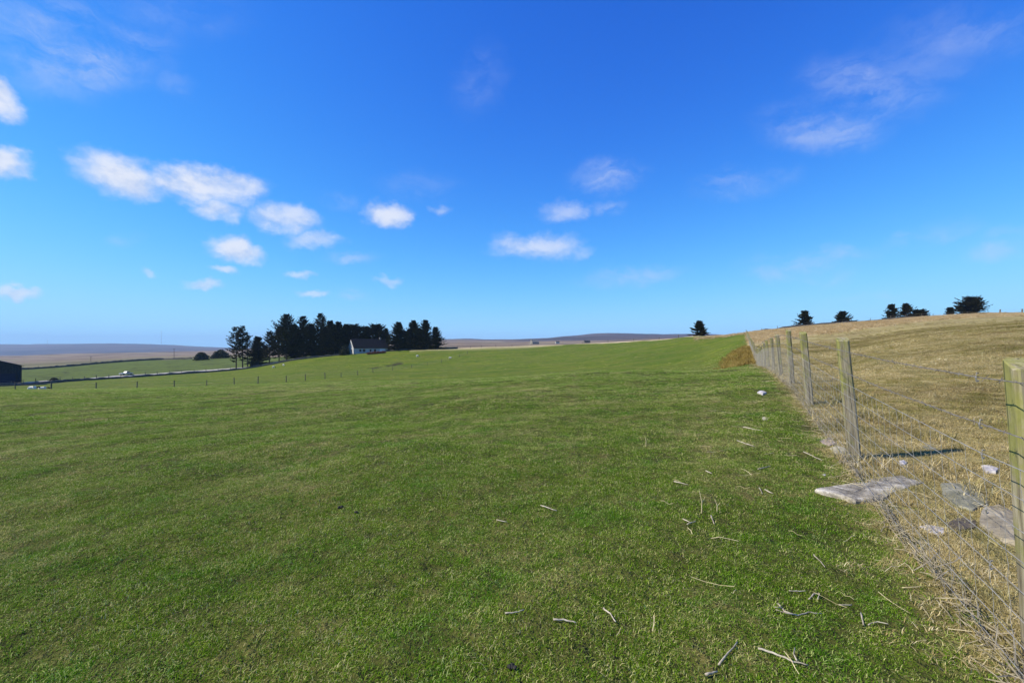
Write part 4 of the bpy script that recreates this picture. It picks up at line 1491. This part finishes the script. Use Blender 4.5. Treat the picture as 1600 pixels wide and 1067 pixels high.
# ------------------------------------------------------------------ stones
def slab(name, label, outline, thick, m, seed, lift=.0, tilt=(0, 0), sub=3, cat='stone', dome=.0):
    """a flat stone: outline given as photo pixels on the ground, real thickness, chipped edge"""
    P_ = [hit(x, y) for x, y in outline]
    c_ = sum(P_, Vector()) / len(P_)
    r = random.Random(seed)
    ring = []
    for a, b in zip(P_, P_[1:] + P_[:1]):
        for k in range(sub):
            q_ = a.lerp(b, k / sub) - c_
            q_.z = 0
            s = 1 + r.uniform(-.035, .035)
            ring.append(q_ * s)
    n_ = len(ring)
    vs, fs = [], []
    levels = [(1.03, -.05), (1.0, thick * .55), (.965, thick), (.7, thick + dome * .5), (.38, thick + dome)]
    for sc_, z in levels:
        for q_ in ring:
            zz = z + (r.uniform(-.10, .10) * thick if z > 0 else 0)
            sx = sc_ * (1 + r.uniform(-.012, .012))
            vs.append((q_.x * sx, q_.y * sx, zz + (q_.x * tilt[0] + q_.y * tilt[1]) * sc_))
    for l in range(len(levels) - 1):
        for i in range(n_):
            fs.append((l * n_ + i, l * n_ + (i + 1) % n_, (l + 1) * n_ + (i + 1) % n_, (l + 1) * n_ + i))
    vs.append((0, 0, thick + dome))
    for i in range(n_):
        fs.append(((len(levels) - 1) * n_ + i, (len(levels) - 1) * n_ + (i + 1) % n_, len(vs) - 1))
    mb = MB()
    mb.add(vs, fs)
    o = mb.build(name, m)
    o.location = c_ + Vector((0, 0, lift - (.012 if c_.y < 7 else .02)))
    return tag(o, label, cat)


slab('flagstone', 'large flat grey flagstone lying under the fence wires', [(1271, 770), (1300, 763), (1335, 754), (1362, 748), (1410, 744), (1443, 757), (1398, 769), (1386, 782), (1337, 790), (1312, 782)], .030, m_flag, 1, tilt=(-.02, .03))
slab('stone_slab', 'flat grey-green stone in the dry grass behind the netting', [(1470, 760), (1500, 757), (1532, 770), (1548, 786), (1520, 802), (1490, 792), (1472, 776)], 0.030, m_gstone, 2, dome=0.010)
slab('stone_slab', 'tan stone half hidden behind the nearest fence post', [(1534, 800), (1560, 795), (1592, 808), (1612, 830), (1600, 858), (1560, 848), (1530, 826)], 0.045, m_tstone, 3, dome=0.010, tilt=(0, .06))
slab('stone', 'dark brown stone between the whitish stone and the tan stone', [(1478, 820), (1500, 811), (1526, 816), (1524, 830), (1495, 835)], 0.025, m_bstone, 4, dome=0.010)
slab('stone', 'flat whitish-pink stone at the foot of the netting', [(1436, 824), (1450, 820), (1476, 828), (1474, 838), (1450, 835)], 0.018, m_qstone, 5, dome=0.005)
slab('stone', 'white quartz stone in the dry grass left of the nearest post', [(1533, 730), (1546, 727), (1561, 734), (1556, 742), (1540, 742)], 0.030, m_qstone, 6, dome=0.010)
slab('stone', 'small white stone behind the large flagstone', [(1404, 722), (1412, 719), (1418, 724), (1414, 730), (1406, 730)], 0.025, m_qstone, 7, dome=0.010)
slab('stone', 'cream stone at the foot of the second fence post', [(1296, 702), (1308, 697), (1321, 702), (1322, 714), (1304, 713)], 0.030, m_cstone, 8, dome=0.005)
slab('stone', 'pinkish flat stone just behind the cream one by the second post', [(1280, 688), (1296, 685), (1308, 694), (1296, 698), (1284, 695)], 0.020, m_pstone, 9)
slab('stone', 'pale rounded stone farthest up the grass beside the fence', [(1183, 616), (1187, 612), (1194, 612), (1198, 615), (1192, 618)], 0.045, m_qstone, 10, dome=0.015)
slab('stone', 'cream flat stone on the grass left of the second and third posts', [(1190, 654), (1195, 651), (1203, 653), (1200, 657), (1192, 657)], 0.025, m_cstone, 11, dome=0.005)
slab('stone', 'tiny white pebble in the grass left of the flagstone', [(1284, 743), (1287, 740), (1291, 742), (1288, 745)], 0.015, m_qstone, 12)
slab('stone', 'flat grey stone in the dry grass behind the small white stone', [(1440, 698), (1455, 694), (1475, 697), (1470, 703), (1448, 704)], 0.020, m_gstone, 13)
slab('wool_wisp', 'white wisp of wool lying on the grass at the lower left', [(241, 1014), (252, 1009), (263, 1008), (256, 1016), (245, 1020)], 0.009, m_qstone, 14, cat='wool')
slab('stone', 'tiny white chip of stone at the bottom left of the pasture', [(222, 1053), (228, 1048), (232, 1048), (227, 1054)], 0.009, m_qstone, 15)
slab('stone', 'small white chip in the grass at the middle of the pasture', [(626, 857), (630, 853), (634, 855), (631, 858)], 0.010, m_qstone, 16)


def dung(label, x, y, w_, seed):
    p = hit(x, y)
    r = random.Random(seed)
    mb = MB()
    for k in range(7):
        a = r.uniform(0, 6.28)
        q_ = w_ * .33 * r.random()
        c_ = Vector((math.cos(a) * q_, math.sin(a) * q_, w_ * .12))
        ns, nl = 7, 4
        vs, fs = [], []
        for i in range(nl + 1):
            for j in range(ns):
                th, ph = math.pi * i / nl, 6.283 * j / ns
                s = w_ * .24 * r.uniform(.85, 1.15)
                vs.append(c_ + Vector((math.sin(th) * math.cos(ph), math.sin(th) * math.sin(ph), math.cos(th) * .8)) * s)
        for i in range(nl):
            for j in range(ns):
                fs.append((i * ns + j, (i + 1) * ns + j, (i + 1) * ns + (j + 1) % ns, i * ns + (j + 1) % ns))
        mb.add(vs, fs)
    o = mb.build('dung_pile', m_dung, smooth=True)
    o.location = p + Vector((0, 0, .011))
    tag(o, label, 'dung', 'dark dung lumps on the pasture')


dung('larger dark dung lump on the pasture left of centre', 532, 797, .052, 1)
dung('smaller dark dung lump just right of the larger one left of centre', 556, 803, .036, 2)
dung('dark dung lump at the bottom edge near the centre', 800, 1048, .042, 3)


# ------------------------------------------------------------------ bleached sticks and straws
def stick(label, pts, r_, m=m_stick, forks=(), name='stick', cat='stick', lift=.013):
    P_ = [hit(x, y) for x, y in pts]
    b0 = P_[0].copy()
    r_ *= .82
    pp = []
    for a, b in zip(P_[:-1], P_[1:]):
        for k in range(4):
            q_ = a.lerp(b, k / 4)
            pp.append(q_ - b0 + Vector((random.uniform(-.5, .5) * r_, random.uniform(-.5, .5) * r_, lift + random.uniform(-.3, .3) * r_)))
    pp.append(P_[-1] - b0 + Vector((0, 0, lift)))
    n_ = len(pp)
    mb = MB()
    mb.tube(pp, [r_ * (1.0 - .45 * i / (n_ - 1)) * random.uniform(.85, 1.12) for i in range(n_)], 7)
    for f in forks:
        Q = [hit(x, y) - b0 + Vector((0, 0, lift + .004)) for x, y in f]
        mb.tube(Q, [r_ * .7] + [r_ * .45] * (len(Q) - 1), 6)
    o = mb.build(name, m, smooth=True)
    o.location = b0
    return tag(o, label, cat, 'bleached sticks on the pasture')


stick('thickest bleached curved stick near the bottom edge', [(1183, 1021), (1215, 1030), (1240, 1039), (1262, 1048)], .0062, forks=([(1245, 1041), (1240, 1028), (1242, 1020)],))
stick('straight grey stick slanting up beside the thickest curved stick', [(1123, 1044), (1152, 1009)], .0055)
stick('short whitish stub at the lower end of the straight slanting stick', [(1103, 1062), (1121, 1056)], .0068)
stick('pale level stick at lower centre, leftmost of three', [(789, 963), (804, 962), (819, 960)], .0050)
stick('white tapering stick, middle of three at lower centre', [(865, 973), (880, 975), (900, 979)], .0062)
stick('white slanting stick, rightmost of three at lower centre', [(943, 955), (953, 966), (962, 977)], .0055)
stick('forked antler-like white twig above the thickest curved stick', [(1215, 948), (1226, 961), (1245, 966), (1262, 962), (1284, 963)], .0055, forks=([(1222, 956), (1209, 953)], [(1245, 966), (1228, 963), (1212, 958)]))
stick('short white stick right above the forked twig', [(1232, 929), (1245, 930), (1259, 931)], .0042)
stick('curled pale twig just right of the forked twig', [(1264, 941), (1272, 934), (1280, 935), (1278, 941)], .0048)
stick('thin pale stick below the cream stone beside the fence', [(1152, 691), (1165, 695), (1179, 700)], .0095)
stick('long straw-coloured stick above the thin pale one beside the fence', [(1161, 669), (1176, 672), (1192, 675)], .0085)
stick('pale stick pointing at the foot of the second post', [(1255, 708), (1270, 716), (1285, 723)], .0075)
stick('grey stick sloping the other way left of the flagstone', [(1184, 736), (1204, 731)], .0075)
stick('small pale stick left of the grey sloping stick', [(1103, 739), (1112, 744)], .0075)
stick('short upright-looking white stick left of the flagstone tip', [(1186, 766), (1191, 775)], .0070)
stick('short white stick lying beside the upright-looking one', [(1195, 769), (1208, 774)], .0075)
stick('white stub nearest the tall thin stalk', [(1111, 810), (1116, 823)], .0070)
stick('short pale stick, upper of two left of the white stub', [(1067, 815), (1079, 819)], .0060)
stick('short pale stick, lower of two left of the white stub', [(1074, 824), (1087, 819)], .0060)
stick('bent pale stick lying in the turf below the flagstone', [(1271, 871), (1281, 880), (1289, 892)], .0048)
stick('pale stick beside the dead grass tuft right of centre', [(1053, 755), (1075, 761)], .0065)
stick('small grey stick near the centre of the lower pasture', [(845, 794), (870, 800)], .0065)
stick('thin pale stick left of the small grey one near the centre', [(776, 815), (792, 818)], .0050)
stick('short pale stick at the lower right below the flagstone', [(1311, 949), (1331, 950)], .0040)
stick('dark-sided pale chip standing at the lower right', [(1345, 966), (1349, 984)], .0052)
stick('pale curled twig right of the standing chip at the lower right', [(1356, 982), (1371, 976), (1388, 980)], .0042)
stick('long straw lying near the lower right foot of the netting', [(1482, 988), (1507, 993), (1532, 997)], .0028, m_straw)
stick('thin bent straw left of the long straw at the lower right', [(1372, 928), (1394, 948), (1422, 963)], .0022, m_straw)
stick('pale level straw below the netting at lower right', [(1410, 923), (1440, 922)], .0028, m_straw)

# two thin withered stalks standing in the turf
for (x, y), hh, lab in (((1096, 803), .17, 'tall thin withered stalk standing in the turf left of the flagstone'),
                        ((1120, 800), .10, 'shorter withered stalk right of the tall thin one'),
                        ((1009, 699), .14, 'dark bent stalk standing alone on the turf right of centre')):
    p = hit(x, y)
    mb = MB()
    mb.tube([(0, 0, -.02), (.004, 0, hh * .5), (-.012, .01, hh)], [.004, .0035, .002], 5)
    mb.tube([(.003, 0, hh * .45), (.03, .01, hh * .72)], [.0025, .0015], 4)
    o = mb.build('dead_stalk', m_straw)
    o.location = p
    tag(o, lab, 'stalk', 'withered stalks on the pasture')
